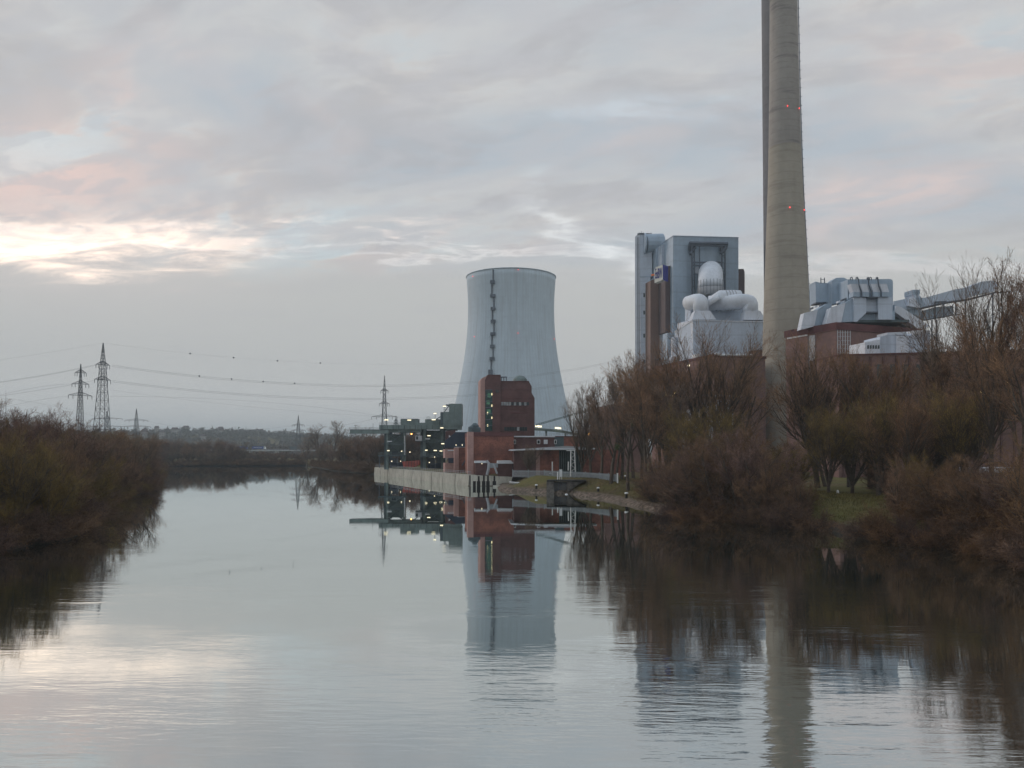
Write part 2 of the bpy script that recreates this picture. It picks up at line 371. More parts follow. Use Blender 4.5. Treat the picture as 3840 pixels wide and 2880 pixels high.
# water
mb = MB(); mb.add([(-6000, -2800, 0), (6000, -2800, 0), (6000, 1100, 0), (-6000, 1100, 0)], [(0, 1, 2, 3)])
m = bpy.data.materials.new('water'); m.use_nodes = True; nt = m.node_tree; nt.nodes.clear(); t = NT(nt)
tc = t.n('ShaderNodeTexCoord'); ob = tc.outputs['Object']; sp = t.n('ShaderNodeSeparateXYZ'); t.lk(ob, sp.inputs[0]); x_, y_, z_ = sp.outputs
patch = t.noise(t.vec(t.m('MULTIPLY', x_, .5), y_, 0), .045, 4, .6)
patch2 = t.noise(t.vec(t.m('MULTIPLY', x_, .35), y_, 3), .2, 4, .6)
near = t.ss(y_, 22, 110, 1.0, 0.05)
w1 = t.noise(t.vec(t.m('MULTIPLY', x_, .20), t.m('ADD', y_, t.m('MULTIPLY', x_, .06)), 0), 2.1, 4, .55, .25)
w2 = t.noise(t.vec(t.m('MULTIPLY', x_, .16), y_, 5), .75, 3, .5, .2)
h = t.m('ADD', t.m('ADD', t.m('MULTIPLY', w1, .6), t.m('MULTIPLY', t.noise(t.vec(t.m('MULTIPLY', x_, .22), y_, 8), 4.6, 2, .5, .2), .22)), t.m('MULTIPLY', w2, .35))
amp = t.m('MULTIPLY', near, t.m('ADD', .14, t.m('MULTIPLY', t.ss(patch, .40, .60), t.ss(patch2, .35, .6, .35, 1.5))))
h = t.m('MULTIPLY', h, amp)
bp = t.n('ShaderNodeBump'); bp.inputs['Strength'].default_value = 1.0; bp.inputs['Distance'].default_value = WAVE = .026; t.lk(h, bp.inputs['Height'])
fr = t.n('ShaderNodeFresnel'); fr.inputs['IOR'].default_value = 1.75; t.lk(bp.outputs[0], fr.inputs['Normal'])
gl = t.n('ShaderNodeBsdfGlossy'); gl.inputs['Roughness'].default_value = .006; gl.inputs['Color'].default_value = (.92, .96, .95, 1); t.lk(bp.outputs[0], gl.inputs['Normal'])
df = t.n('ShaderNodeBsdfDiffuse'); df.inputs['Color'].default_value = (.014, .021, .016, 1)
mx = t.n('ShaderNodeMixShader'); t.lk(t.m('ADD', t.m('MULTIPLY', fr.outputs[0], .6), .56, clamp=True), mx.inputs[0]); t.lk(df.outputs[0], mx.inputs[1]); t.lk(gl.outputs[0], mx.inputs[2])
o = t.n('ShaderNodeOutputMaterial'); t.lk(mx.outputs[0], o.inputs[0])
tag(mb.build('water', m), kind='structure')

# ================================================================== bare trees
def make_tree(seed, H, kind):
    """limbs (round, into the trunk mesh) and twigs (thin blades, into the crown mesh)"""
    rg = random.Random(seed); limbs = []; tw = []
    def rv(s): return Vector((rg.gauss(0, s), rg.gauss(0, s), rg.gauss(0, s)))
    def br(p, d, L, r, lv, P):
        n = 4 if lv < 2 else 3; q = p.copy(); dd = d.normalized(); seg = L / n; nodes = []
        for i in range(n):
            dd = (dd + rv(P['wob']) + Vector((0, 0, P['up'][min(lv, 3)]))).normalized()
            q2 = q + dd * seg; r2 = r * (1 - (i + 1) / n * .72)
            r1 = r * (1 - i / n * .72)
            if lv <= P['limb_lv']: limbs.append((q, q2, r1, r2))
            else: tw.append((q, q2, max(r1, P['tw'])))
            nodes.append((q, q2, dd, r2)); q = q2
        if lv >= P['lv']: return
        nc = P['nc'][lv]
        for k in range(nc):
            t_ = P['t0'][lv] + (1 - P['t0'][lv]) * (k + rg.random()) / nc
            i = min(n - 1, int(t_ * n)); fr_ = t_ * n - i
            a, b_, dd_, rr = nodes[i]; pp = a.lerp(b_, fr_)
            side = dd_.cross(rv(1.0)).normalized(); an = R(rg.uniform(*P['ang'][lv]))
            nd = dd_ * math.cos(an) + side * math.sin(an)
            br(pp, nd, L * rg.uniform(*P['len'][lv]) * (1.15 - .45 * t_), max(rr * .66, .012), lv + 1, P)
    if kind == 'tree':      # single trunk, upright crown
        P = dict(wob=.10, up=(.10, .22, .16, .08), limb_lv=2, lv=4, nc=(13, 8, 7, 6), t0=(.28, .2, .15, .1), ang=((22, 55), (22, 50), (20, 50), (15, 45)), len=((.36, .60), (.38, .6), (.4, .65), (.4, .7)), tw=.016)
        br(Vector((0, 0, -.3)), Vector((rg.gauss(0, .04), rg.gauss(0, .04), 1)), H * .82, H * .019, 0, P)
    elif kind == 'poplar':
        P = dict(wob=.07, up=(.10, .30, .25, .12), limb_lv=2, lv=4, nc=(20, 8, 6, 6), t0=(.18, .15, .15, .1), ang=((18, 40), (18, 40), (16, 40), (15, 40)), len=((.28, .42), (.38, .6), (.4, .65), (.4, .7)), tw=.017)
        br(Vector((0, 0, -.3)), Vector((0, 0, 1)), H * .9, H * .017, 0, P)
    elif kind == 'vase':    # short trunk, several strong stems
        P = dict(wob=.08, up=(.08, .12, .12, .08), limb_lv=2, lv=3, nc=(11, 9, 7, 5), t0=(.2, .15, .1, .1), ang=((15, 38), (18, 42), (15, 45), (15, 45)), len=((.35, .6), (.4, .62), (.4, .7), (.4, .7)), tw=.018)
        limbs.append((Vector((0, 0, -.3)), Vector((0, 0, H * .13)), H * .024, H * .02))
        for k in range(7):
            a_ = k * 2.4 + rg.random(); s = rg.uniform(.18, .5)
            br(Vector((0, 0, H * .11)), Vector((math.cos(a_) * s, math.sin(a_) * s, 1)), H * rg.uniform(.72, .9), H * .015, 0, P)
    elif kind == 'willow':  # dense bushy willow, stems from the ground, leaning outward
        P = dict(wob=.12, up=(.05, .10, .10, .06), limb_lv=1, lv=3, nc=(10, 9, 9, 5), t0=(.12, .1, .1, .1), ang=((18, 55), (20, 55), (20, 60), (15, 45)), len=((.30, .55), (.38, .62), (.4, .7), (.4, .7)), tw=.017)
        for k in range(13):
            a_ = k * 2.4 + rg.random(); s = rg.uniform(.15, 1.15)
            br(Vector((rg.gauss(0, .5), rg.gauss(0, .5), -.2)), Vector((math.cos(a_) * s, math.sin(a_) * s, 1)), H * rg.uniform(.42, 1.02) * (1.0 - .12 * s), H * .017, 0, P)
    else:                   # low shrub
        P = dict(wob=.16, up=(.02, .05, .05, .0), limb_lv=-1, lv=2, nc=(15, 14, 6, 5), t0=(.08, .1, .1, .1), ang=((20, 65), (20, 60), (20, 60), (15, 45)), len=((.35, .6), (.38, .62), (.4, .7), (.4, .7)), tw=.018)
        for k in range(20):
            a_ = k * 2.4 + rg.random(); s = rg.uniform(.2, 1.7)
            br(Vector((rg.gauss(0, H * .14), rg.gauss(0, H * .14), -.2)), Vector((math.cos(a_) * s, math.sin(a_) * s, 1)), H * rg.uniform(.6, 1.0), H * .012, 0, P)
    lm = MB()
    for a, b_, r1, r2 in limbs: lm.tube([a, b_], [r1, r2], 5, caps=False)
    A = np.array([[*a, *b_, w] for a, b_, w in tw]); n = len(A)
    rs = np.random.RandomState(seed); d = A[:, 3:6] - A[:, :3]; s = np.cross(d, rs.normal(size=(n, 3))); s /= np.linalg.norm(s, axis=1)[:, None] + 1e-9
    w = A[:, 6:7]; V = np.stack([A[:, :3] - s * w, A[:, :3] + s * w, A[:, 3:6] + s * w * .55, A[:, 3:6] - s * w * .55], 1).reshape(-1, 3)
    tm = quickmesh('crown', V, np.arange(n * 4).reshape(-1, 4), 4); tm.materials.append(M['twigs'])
    tme = None
    if lm.v:
        tme = bpy.data.meshes.new('trunk'); tme.from_pydata(lm.v, [], lm.f); tme.materials.append(M['bark']); tme.update()
    return tme, tm
PROTO = {}
def proto(kind, i, H):
    PROTO.setdefault(kind, []).append((make_tree(100 + i * 7 + len(kind) * 31, H, kind), H))
for i in range(4): proto('tree', i, 20)
for i in range(2): proto('poplar', i, 26)
for i in range(3): proto('vase', i, 18)
for i in range(4): proto('willow', i, 11)
for i in range(3): proto('shrub', i, 4.5)
RUST = (.205, .128, .078); BROWN = (.20, .135, .092); OLIVE = (.195, .15, .062); PURP = (.165, .115, .10); GREY = (.185, .15, .125)
trg = random.Random(5)
def plant(kind, x, y, H, col, label, group, name=None, cat='tree', idx=None, z=None, sx=1.0, lean=0.0):
    L = PROTO[kind]; (tk, cr), H0 = L[idx if idx is not None else trg.randrange(len(L))]
    zz_ = float(ground_z(x, y)) - .1 if z is None else z
    root = bpy.data.objects.new(name or {'willow': 'willow_bush', 'shrub': 'shrub', 'poplar': 'poplar_tree'}.get(kind, 'bare_tree'), None)
    COL.objects.link(root); root.location = (x, y, zz_); s = H / H0; sx *= trg.uniform(.82, 1.15); root.scale = (s * sx, s * sx, s)
    root.rotation_euler = (trg.uniform(-.07, .07), trg.uniform(-.07, .07), trg.uniform(0, 6.28)); tag(root, label, cat, group)
    k = trg.uniform(.85, 1.18) * (.60 if kind == 'shrub' else .82 if kind == 'willow' else 1.0)
    if tk:
        a = bpy.data.objects.new('trunk', tk); COL.objects.link(a); a.parent = root
    b_ = bpy.data.objects.new('crown', cr); COL.objects.link(b_); b_.parent = root; b_.color = (col[0] * k, col[1] * k, col[2] * k * trg.uniform(.9, 1.1), 1)
    return root
ORD = ['first', 'second', 'third', 'fourth', 'fifth', 'sixth', 'seventh', 'eighth', 'ninth', 'tenth', 'eleventh', 'twelfth', 'thirteenth', 'fourteenth', 'fifteenth', 'sixteenth', 'seventeenth', 'eighteenth', 'nineteenth', 'twentieth', 'twenty-first', 'twenty-second', 'twenty-third', 'twenty-fourth', 'twenty-fifth', 'twenty-sixth']
def along(pts, s):
    L = 0
    for a, b_ in zip(pts, pts[1:]):
        d = math.dist(a, b_)
        if L + d >= s: t_ = (s - L) / d; return (a[0] + (b_[0] - a[0]) * t_, a[1] + (b_[1] - a[1]) * t_, (b_[0] - a[0]) / d, (b_[1] - a[1]) / d)
        L += d
    return None
# left bank, front row at the water, from the foreground to the bend
LB = [(-54, 62), (-55.2, 85), (-54, 98), (-65, 120), (-83, 163), (-93, 200), (-126, 280), (-166, 370), (-199, 455), (-236, 480)]
s = 0; i = 0; names = {RUST: 'rust-brown', BROWN: 'brown', OLIVE: 'olive', PURP: 'purplish brown', GREY: 'grey-brown'}
while True:
    q = along(LB, s)
    if not q or i >= 26: break
    x, y, tx, ty = q; nxn, nyn = -ty, tx                      # inland is to the left
    off = trg.uniform(.8, 2.6); cl = [OLIVE, OLIVE, BROWN, OLIVE, BROWN, PURP][min(5, i // 3)] if trg.random() < .6 else trg.choice([BROWN, OLIVE, GREY, RUST])
    plant('willow', x + nxn * off, y + nyn * off, trg.uniform(5.5, 9.3) if y < 130 else trg.uniform(6.5, 10.5), cl,
          '%s willow bush at the left bank waterline, %s from the foreground' % (names[cl], ORD[i]), 'willow bushes along the left bank', cat='bush', sx=.95)
    s += 6.0 + y * .030 ; i += 1
s = 0
while True:                                                   # low twigs trailing over the water
    q = along(LB, s)
    if not q: break
    x, y, tx, ty = q
    plant('shrub', x + ty * .5, y - tx * .5, trg.uniform(2.8, 4.6), trg.choice([BROWN, PURP, OLIVE]), 'low dark shrub trailing into the water under the left bank willows', 'low shrubs at the left waterline', cat='bush', sx=1.2)
    s += 3.2 + y * .012
for row, (o0, o1, h0, h1, st_) in enumerate([(8, 13, 9.5, 12.5, 8), (18, 27, 11, 14.5, 10), (34, 50, 11, 14, 16)]):
    s = 4 + row * 3
    while True:
        q = along(LB, s)
        if not q: break
        x, y, tx, ty = q; off = trg.uniform(o0, o1); hh = trg.uniform(h0 * .8, h1 * 1.05) * (.95 if y < 130 else 1.05)
        if y < 105: hh = min(hh, 9.5) if row < 2 else min(hh, 11)
        plant(trg.choice(['vase', 'willow', 'tree']) if row else 'willow', x - ty * off, y + tx * off, hh, trg.choice([BROWN, BROWN, GREY, PURP, OLIVE]),
              ['brown bare tree standing close behind the left bank willows', 'bare tree inside the thicket on the left bank', 'dark bare tree at the back of the left bank thicket'][row],
              ['trees close behind the left bank willows', 'trees inside the left bank thicket', 'trees at the back of the left bank'][row], sx=1.2)
        s += st_ * trg.uniform(.8, 1.2) + y * .02
for k, (px_, py_, Yd, H) in enumerate([(120, 1560, 118, 16.5), (50, 1545, 125, 17), (200, 1570, 135, 16.5), (10, 1540, 112, 16), (160, 1565, 150, 17.0), (255, 1600, 140, 15)]):
    p = at(px_, 1692, Yd); plant('willow', p.x, p.y, H * .80, PURP, 'taller bare tree rising above the left thicket, %s from the left edge' % ORD[[2, 1, 4, 0, 3, 5][k]], 'tall bare trees over the left thicket', sx=1.0)

for k, (px_, Yd, H, cl) in enumerate([(60, 92, 9.5, OLIVE), (215, 104, 8.5, BROWN), (330, 140, 10, GREY), (420, 172, 11, BROWN), (500, 205, 11.5, GREY), (560, 260, 12, BROWN), (600, 330, 12, PURP)]):
    p = at(px_, 1692, Yd); d_ = 0
    while float(sdist(np.array(p.x - d_), np.array(Yd))[0]) < 1.5 and d_ < 30: d_ += 1
    plant('vase', p.x - d_, Yd, H, cl, 'open crowned tree among the left bank willows, %s from the foreground' % ORD[k], 'open crowned trees of the left bank', sx=1.3)
# far shore and country behind
FS = [(-330, 586), (-225, 568.5), (-150, 588)]
s = 0; i = 0
while True:
    q = along(FS, s)
    if not q: break
    x, y, tx, ty = q
    for r_ in range(3):
        plant(trg.choice(['tree', 'willow', 'vase']), x + trg.uniform(-3, 3), y + 2 + r_ * 11 + trg.uniform(0, 5), (trg.uniform(8, 11) + r_ * 1.5 if x < -206 else trg.uniform(3.8, 6.2)), trg.choice([PURP, BROWN, GREY]), 'small bare tree on the far shore where the river bends away', 'trees on the far shore', sx=1.35)
    for e_ in (-2, 1): plant('shrub', x + e_ + trg.uniform(-1, 1), y - 1.2, trg.uniform(3.5, 5), BROWN, 'low shrub at the waterline of the far shore', 'shrubs on the far shore', cat='bush', sx=1.5)
    s += 6
# promontory on the right before the quay
for k in range(34):
    t_ = k / 33; x0, y0 = [(-74, 396), (-90, 424), (-112, 484), (-134, 544)][min(3, int(t_ * 4))]; 
    bx = -72 - 66 * t_; by = 392 + 155 * t_; off = trg.uniform(3, 40)
    plant(trg.choice(['willow', 'vase', 'tree']), bx + off * .9, by + off * .45, trg.uniform(9, 13.5), trg.choice([PURP, BROWN, RUST, GREY]), 'bare tree in the thicket on the spit beyond the quay', 'trees on the spit beyond the quay', sx=1.25)
for k in range(26):
    t_ = k / 25; plant('shrub', *(float(v) for v in ((np.interp(t_, [0, .2, .45, .8, 1], [-66, -73, -89, -111, -133])), np.interp(t_, [0, .2, .45, .8, 1], [374, 394, 422, 482, 540]))), trg.uniform(3.5, 5.5), BROWN, 'low shrub at the waterline of the spit beyond the quay', 'shrubs on the spit beyond the quay', cat='bush', sx=1.4)
for k, (cx_, cy_, H, kd) in enumerate([(1150, 1630, 22, 'tree'), (1195, 1620, 25, 'tree'), (1245, 1618, 26, 'tree'), (1290, 1640, 22, 'tree'), (1365, 1655, 19, 'tree'), (1410, 1660, 19, 'tree')]):
    Yd = 560 if k < 4 else 470; p = at(cx_, 1692, Yd); plant(kd, p.x, p.y, H, GREY, 'tall bare tree against the sky beyond the spit, %s from the left' % ORD[k], 'tall bare trees beyond the spit', sx=1.5)
# trees behind the gantry
for k in range(10):
    p = at(1400 + k * 30 + trg.uniform(-8, 8), 1692, 420 + (k % 3) * 12); plant(trg.choice(['tree', 'vase']), p.x, p.y, trg.uniform(13, 17), PURP, 'bare tree standing behind the grey-green unloading gantry', 'trees behind the unloading gantry', sx=1.2)

# far wood: dense masses on the hill and valley floor
def mass(name, label, cx, cy, rx, ry, n, h, col, seed):
    rg = np.random.RandomState(seed); x = cx + rg.uniform(-1, 1, n) * rx; y = cy + rg.uniform(-1, 1, n) * ry
    x = x; z = ground_z(x, y); hh = h * rg.uniform(.5, 1.1, n); r = hh * rg.uniform(.3, .5, n)
    V = []; Fs = []; kk = 26
    u = rg.normal(size=(n, kk, 3)); u /= np.linalg.norm(u, axis=2)[:, :, None]
    cen = np.stack([x, y, z + hh * .6], 1)[:, None, :] + u * np.stack([r, r, hh * .42], 1)[:, None, :] * rg.uniform(.5, 1, (n, kk, 1))
    t1 = rg.normal(size=(n, kk, 3)); t2 = rg.normal(size=(n, kk, 3)); sz = (hh * .17)[:, None, None]
    V = np.stack([cen, cen + t1 * sz, cen + t2 * sz], 2).reshape(-1, 3); V[:, 2] = np.maximum(V[:, 2], .3)
    me = quickmesh(name, V, np.arange(len(V)).reshape(-1, 3), 3); me.materials.append(M['twigs'])
    o = bpy.data.objects.new(name, me); COL.objects.link(o); o.color = (*col, 1); tag(o, label, 'woodland', kind='stuff'); return o
mass('hill_woodland', 'dark wood covering the far hill slope under the houses', -760, 1900, 640, 560, 2600, 17, (.095, .10, .095), 1)
mass('valley_woodland', 'brown wood on the valley floor beyond the road bridge', -300, 1250, 480, 200, 1100, 13, (.085, .070, .062), 2)
mass('riverside_woodland', 'low brown scrub between the far shore and the road bridge', -265, 720, 150, 90, 900, 5.5, (.10, .075, .062), 3)
mass('distant_woodland', 'pale wood on the horizon behind the valley', 200, 3800, 2600, 500, 1800, 30, (.08, .08, .075), 4)
mass('left_woodland', 'wood standing back behind the left bank thicket', -360, 420, 110, 260, 1100, 13, (.095, .07, .058), 5)
# ridge of hills
mb = MB(); n = 90
P_ = []
for i in range(n + 1):
    x = -5200 + i * 9200 / n; h = 75 * math.exp(-((x + 1700) / 1500) ** 2) + 14 + 9 * math.sin(x * .0031) + 5 * math.sin(x * .011)
    P_.append((x, h))
for i in range(n):
    (x0, h0), (x1, h1) = P_[i], P_[i + 1]
    mb.add([(x0, 4600, -2), (x1, 4600, -2), (x1, 5600, h1), (x0, 5600, h0), (x1, 7200, h1 * .8), (x0, 7200, h0 * .8)], [(0, 1, 2, 3), (3, 2, 4, 5)])
mat('hill', (.10, .11, .07), .95, .3, .004)
tag(mb.build('hills', M['hill']), kind='structure')
# houses on the hill
hrg = random.Random(3)
for k in range(16):
    x = hrg.uniform(-1130, -520); y = hrg.uniform(1500, 1950); zz_ = float(ground_z(x, y)) + hrg.uniform(6, 10)
    h = thing('hillside_house', 'small pale house among the trees on the far hillside', 'house', (x, y, zz_), 'houses on the far hillside')
    w = hrg.uniform(7, 11); d = hrg.uniform(7, 10); hh = hrg.uniform(6, 9); m_ = MB(); m_.cube(x - w / 2, x + w / 2, y - d / 2, y + d / 2, zz_ - 8, zz_ + hh); m_.build('wall', M['house_wall'], h)
    m_ = MB(); m_.add([(x - w / 2 - .5, y - d / 2 - .5, zz_ + hh), (x + w / 2 + .5, y - d / 2 - .5, zz_ + hh), (x + w / 2 + .5, y + d / 2 + .5, zz_ + hh), (x - w / 2 - .5, y + d / 2 + .5, zz_ + hh), (x - w / 2 - .5, y, zz_ + hh + 4), (x + w / 2 + .5, y, zz_ + hh + 4)],
        [(0, 1, 5, 4), (2, 3, 4, 5), (0, 4, 3), (1, 2, 5), (0, 3, 2, 1)]); m_.build('roof', M['house_roof'], h)
    for sx_ in (-.25, .25):
        m_ = MB(); m_.cube(x + sx_ * w - .7, x + sx_ * w + .7, y - d / 2 - .1, y - d / 2, zz_ + 1.5, zz_ + 3.2); m_.build('window', M['glass'], h)
# road bridge with lorries
br = thing('road_bridge', 'long grey road bridge crossing low behind the river bend', 'bridge', (-250, 985, 3))
mb = MB(); mb.cube(-560, -110, 979, 991, 10.9, 12.5); mb.build('deck', M['bridge_deck'], br)
mb = MB()
for yy in (979.2, 990.8):
    mb.cube(-560, -110, yy - .05, yy + .05, 13.3, 13.45)
    for k in range(0, 113): mb.cube(-560 + k * 4, -560 + k * 4 + .12, yy - .06, yy + .06, 12.5, 13.3)
mb.build('railing', M['fence_metal'], br)
for k in range(14):
    mb = MB(); mb.cube(-545 + k * 32, -543 + k * 32, 981, 989, 2, 10.9); mb.build('pier', M['bridge_deck'], br)
def lorry(px0, px1, cabside, tarp, label):
    a = at(px0, 1680, 983); b_ = at(px1, 1680, 983); z0 = 12.52; x0, x1 = a.x, b_.x
    o = thing('lorry', label, 'lorry', ((x0 + x1) / 2, 984, z0), 'lorries on the road bridge')
    tx1 = x1 - 2.7 if cabside else x1
    mb = MB(); mb.cube(x0, tx1, 982.6, 985.2, z0 + 1.1, z0 + 4.0); mb.build('trailer', M[tarp], o)
    if cabside:
        mb = MB(); mb.hexa([(tx1 + .3, 982.7, z0 + .6), (x1, 982.7, z0 + .6), (x1, 985.1, z0 + .6), (tx1 + .3, 985.1, z0 + .6), (tx1 + .3, 982.7, z0 + 3.8), (x1 - .7, 982.7, z0 + 3.6), (x1 - .7, 985.1, z0 + 3.6), (tx1 + .3, 985.1, z0 + 3.8)]); cb = mb.build('cab', M['white_paint'], o)
        mb = MB(); mb.cube(tx1 + 1.3, tx1 + 2.0, 982.6, 982.68, z0 + 2.2, z0 + 3.0); mb.build('side_window', M['glass'], cb)
        mb = MB(); mb.cube(x0 + 2, tx1 - 2, 982.5, 982.59, z0 + 2.5, z0 + 2.9); mb.build('side_stripe', M['roof_pale'], o)
    for wx in (x0 + 1.6, x0 + 2.9, x0 + 4.2, tx1 - 1, x1 - 1):
        mb = MB(); mb.tube([(wx, 982.5, z0 + .5), (wx, 985.3, z0 + .5)], .5, 12); mb.build('wheel', M['timber_black'], o)
lorry(*[C(2, 955, 0)[0], C(2, 1097, 0)[0]], True, 'blue_tarp', 'blue trailer lorry with a white cab on the road bridge')
lorry(*[C(2, 797, 0)[0], C(2, 905, 0)[0]], False, 'blue_tarp', 'blue trailer half hidden by trees on the road bridge')
lorry(*[C(2, 1343, 0)[0], C(2, 1415, 0)[0]], False, 'green_steel_dark', 'dark lorry beside the pylon on the road bridge')
# ================================================================== pylons and power lines
def lattice(mb, cx, cy, z0, z1, w0, w1, n, r=.09, rd=.05):
    """square tapering lattice mast between two heights"""
    def cor(z, k):
        t_ = (z - z0) / (z1 - z0); w = w0 + (w1 - w0) * t_; sx = (-1, 1, 1, -1)[k]; sy = (-1, -1, 1, 1)[k]
        return Vector((cx + sx * w / 2, cy + sy * w / 2, z))
    zs = [z0]; 
    hs = [1.0 * (.90 ** i) for i in range(n)]; S = sum(hs)
    for h in hs: zs.append(zs[-1] + h / S * (z1 - z0))
    for k in range(4): mb.tube([cor(z0, k), cor(z1, k)], r, 4)
    for a, b_ in zip(zs, zs[1:]):
        for k in range(4):
            k2 = (k + 1) % 4
            mb.tube([cor(a, k), cor(b_, k2)], rd, 3, caps=False); mb.tube([cor(a, k2), cor(b_, k)], rd, 3, caps=False)
            mb.tube([cor(b_, k), cor(b_, k2)], rd, 3, caps=False)
def pylon(px, ytop, Yd, arms, wbase, label, ang=0.0, rr=1.0, zbase=3.0):
    p = at(px, ytop, Yd); o = thing('pylon', label, 'pylon', (p.x, p.y, zbase), 'pylons beyond the river'); zt = p.z
    mb = MB(); zn = zt - (zt - zbase) * .20; wn_ = wbase * .28
    lattice(mb, p.x, p.y, zbase, zn, wbase, wn_, 11, .11 * rr, .06 * rr); lattice(mb, p.x, p.y, zn, zt, wn_, .15, 4, .09 * rr, .05 * rr); mb.build('mast', M['lattice'], o)
    tips = []
    for yp, half in arms:
        z = at(px, yp, Yd).z; a = R(ang); d = Vector((math.cos(a), math.sin(a), 0)); mb = MB(); c0 = Vector((p.x, p.y, z)); w = 1.1
        q = Vector((-d.y, d.x, 0)) * (w / 2)
        for sg in (-1, 1):
            tip = c0 + d * half * sg
            for qq in (q, -q):
                mb.tube([c0 + qq, tip], .09 * rr, 4); mb.tube([c0 + qq + Vector((0, 0, 1.6)), tip], .07 * rr, 4)
            m_ = 5
            for j in range(m_):
                a0 = c0.lerp(tip, j / m_); a1 = c0.lerp(tip, (j + 1) / m_); up_ = Vector((0, 0, 1.6 * (1 - (j + .5) / m_))); mb.tube([a0, a0.lerp(a1, .5) + up_], .05 * rr, 3, caps=False); mb.tube([a0.lerp(a1, .5) + up_, a1], .05 * rr, 3, caps=False)
            for fr_ in (1.0, .62): tips.append(c0 + d * half * sg * fr_)
        mb.build('crossarm', M['lattice'], o)
        for fr_ in (1.0, .62):
            for sg in (-1, 1):
                mb = MB(); e = c0 + d * half * sg * fr_; mb.tube([e, e - Vector((0, 0, 1.6))], .10 * rr, 5); mb.build('insulator', M['steel_dark'], o)
    return o, tips, Vector((p.x, p.y, zt))
# two tension pylons seen end-on at the left, standing behind the thicket
pa, ta, topa = pylon(387, 1286, 330, [(1368, 3.0), (1424, 3.5)], 6.6, 'tallest lattice pylon, standing behind the left bank thicket', ang=60, rr=1.15)
pb, tb, topb = pylon(303, 1365, 360, [(1398, 2.4), (1440, 3.6), (1483, 5.0)], 3.6, 'slim lattice pylon left of the tallest one behind the thicket', ang=50, rr=1.2)
pc_, tcx, topc = pylon(402, 1540, 820, [(1570, 15.5), (1600, 18)], 8.5, 'wide-armed pylon half hidden behind the tallest pylon', rr=1.6)
pd, td, topd = pylon(512, 1532, 800, [(1576, 11.5), (1600, 14.5), (1628, 17.5)], 7.5, 'three-armed pylon above the trees, right of the tallest one', rr=1.6)
pe, te, tope = pylon(1119, 1557, 760, [(1594, 5.8), (1614, 6.8), (1637, 8.2)], 6.2, 'three-armed pylon over the river bend beside the tall bare trees', rr=1.5)
pf, tf, topf = pylon(1442, 1408, 470, [(1465, 2.2), (1514, 3.0), (1563, 7.5)], 4.6, 'tall narrow pylon rising behind the end of the gantry boom', ang=0, rr=1.3)
pg, tg, topg = pylon(1485, 1558, 700, [(1578, 2.5), (1590, 3.5)], 5.0, 'small distant pylon just right of the one behind the gantry', ang=60, rr=1.5)
def mast(px, y0, y1, Yd, label, r=.3):
    a = at(px, y0, Yd); b_ = at(px, y1, Yd); mb = MB(); mb.tube([b_, b_.lerp(a, .6), a], [r, r * .7, r * .3], 6)
    for k in range(4): q = b_.lerp(a, .3 + k * .17); mb.tube([q - Vector((.9, 0, 0)), q + Vector((.9, 0, 0))], r * .4, 4)
    tag(mb.build('radio_mast', M['lattice'], loc=b_), label, 'mast', 'thin masts on the skyline')
mast(678, 1605, 1645, 1500, 'thin radio mast on the far hill skyline'); mast(22, 1464, 1560, 420, 'thin mast over the thicket at the left edge', .12)
def cable(pts, label, r, balls=(), name='power_cable', n=40):
    """hanging cable through image points (column, row, distance): a sagging curve fitted to three points"""
    A = [at(*q) for q in pts]; mb = MB(); L = []
    a, m_, b_ = A; 
    for i in range(n + 1):
        t_ = i / n; tm = (m_ - a).dot(b_ - a) / (b_ - a).length_squared
        zl = a.z + (b_.z - a.z) * tm; k = (m_.z - zl) / (tm * (1 - tm))
        q = a.lerp(b_, t_); q.z += k * t_ * (1 - t_); L.append(q)
    mb.tube(L, r, 4, caps=False); o = mb.build(name, M['lattice'], loc=A[0]); tag(o, label, 'cable', 'power lines over the river')
    for bx in balls:
        q = min(L, key=lambda v: abs(CX + F * v.x / v.y - bx)); i = L.index(q); nb = L[min(i + 1, n)]
        q0 = L[i - 1]; fx = lambda v: CX + F * v.x / v.y
        if fx(q) > bx and i: t_ = (bx - fx(q0)) / (fx(q) - fx(q0)); q = q0.lerp(q, t_)
        else: t_ = (bx - fx(q)) / (fx(nb) - fx(q)); q = q.lerp(nb, t_)
        mm = MB(); mm.ball(q, .36, 10, 6); mm.build('marker_ball', M['steel_dark'], o)
r0 = .045
# tallest pylon to the right, over the river to behind the boiler tower
for k, dy in enumerate((0, 5)):
    cable([(420, 1369 + dy, 332), (1450, 1441 + dy, 380), (2385, 1335 + dy, 455)], 'upper conductor pair crossing from the tallest pylon to the boiler tower, strand %s' % 'ab'[k], r0, (745, 866, 985, 1103) if k == 0 else ())
    cable([(420, 1427 + dy, 332), (1440, 1491 + dy, 380), (2385, 1390 + dy, 455)], 'lower conductor pair crossing from the tallest pylon to the boiler tower, strand %s' % 'ab'[k], r0)
cable([(387, 1286, 330), (1060, 1359, 370), (1900, 1350, 420)], 'thin earth wire with dark marker balls from the top of the tallest pylon', .02, (709, 873, 1038, 1199))
cable([(414, 1462, 600), (1130, 1552, 690), (1700, 1570, 700)], 'faint cable slanting down behind the three-armed pylon', .04)
cable([(340, 1486, 365), (900, 1544, 500), (1440, 1562, 470)], 'faint cable from the slim pylon to the gantry pylon', .03)
cable([(540, 1577, 800), (800, 1612, 780), (1110, 1594, 760)], 'distant upper cable between the three-armed pylons', .06)
cable([(550, 1601, 800), (800, 1634, 780), (1110, 1614, 760)], 'distant lower cable between the three-armed pylons', .06)
cable([(-40, 1437, 250), (200, 1400, 290), (372, 1364, 328)], 'upper cable leaving the tallest pylon towards the left edge', .035)
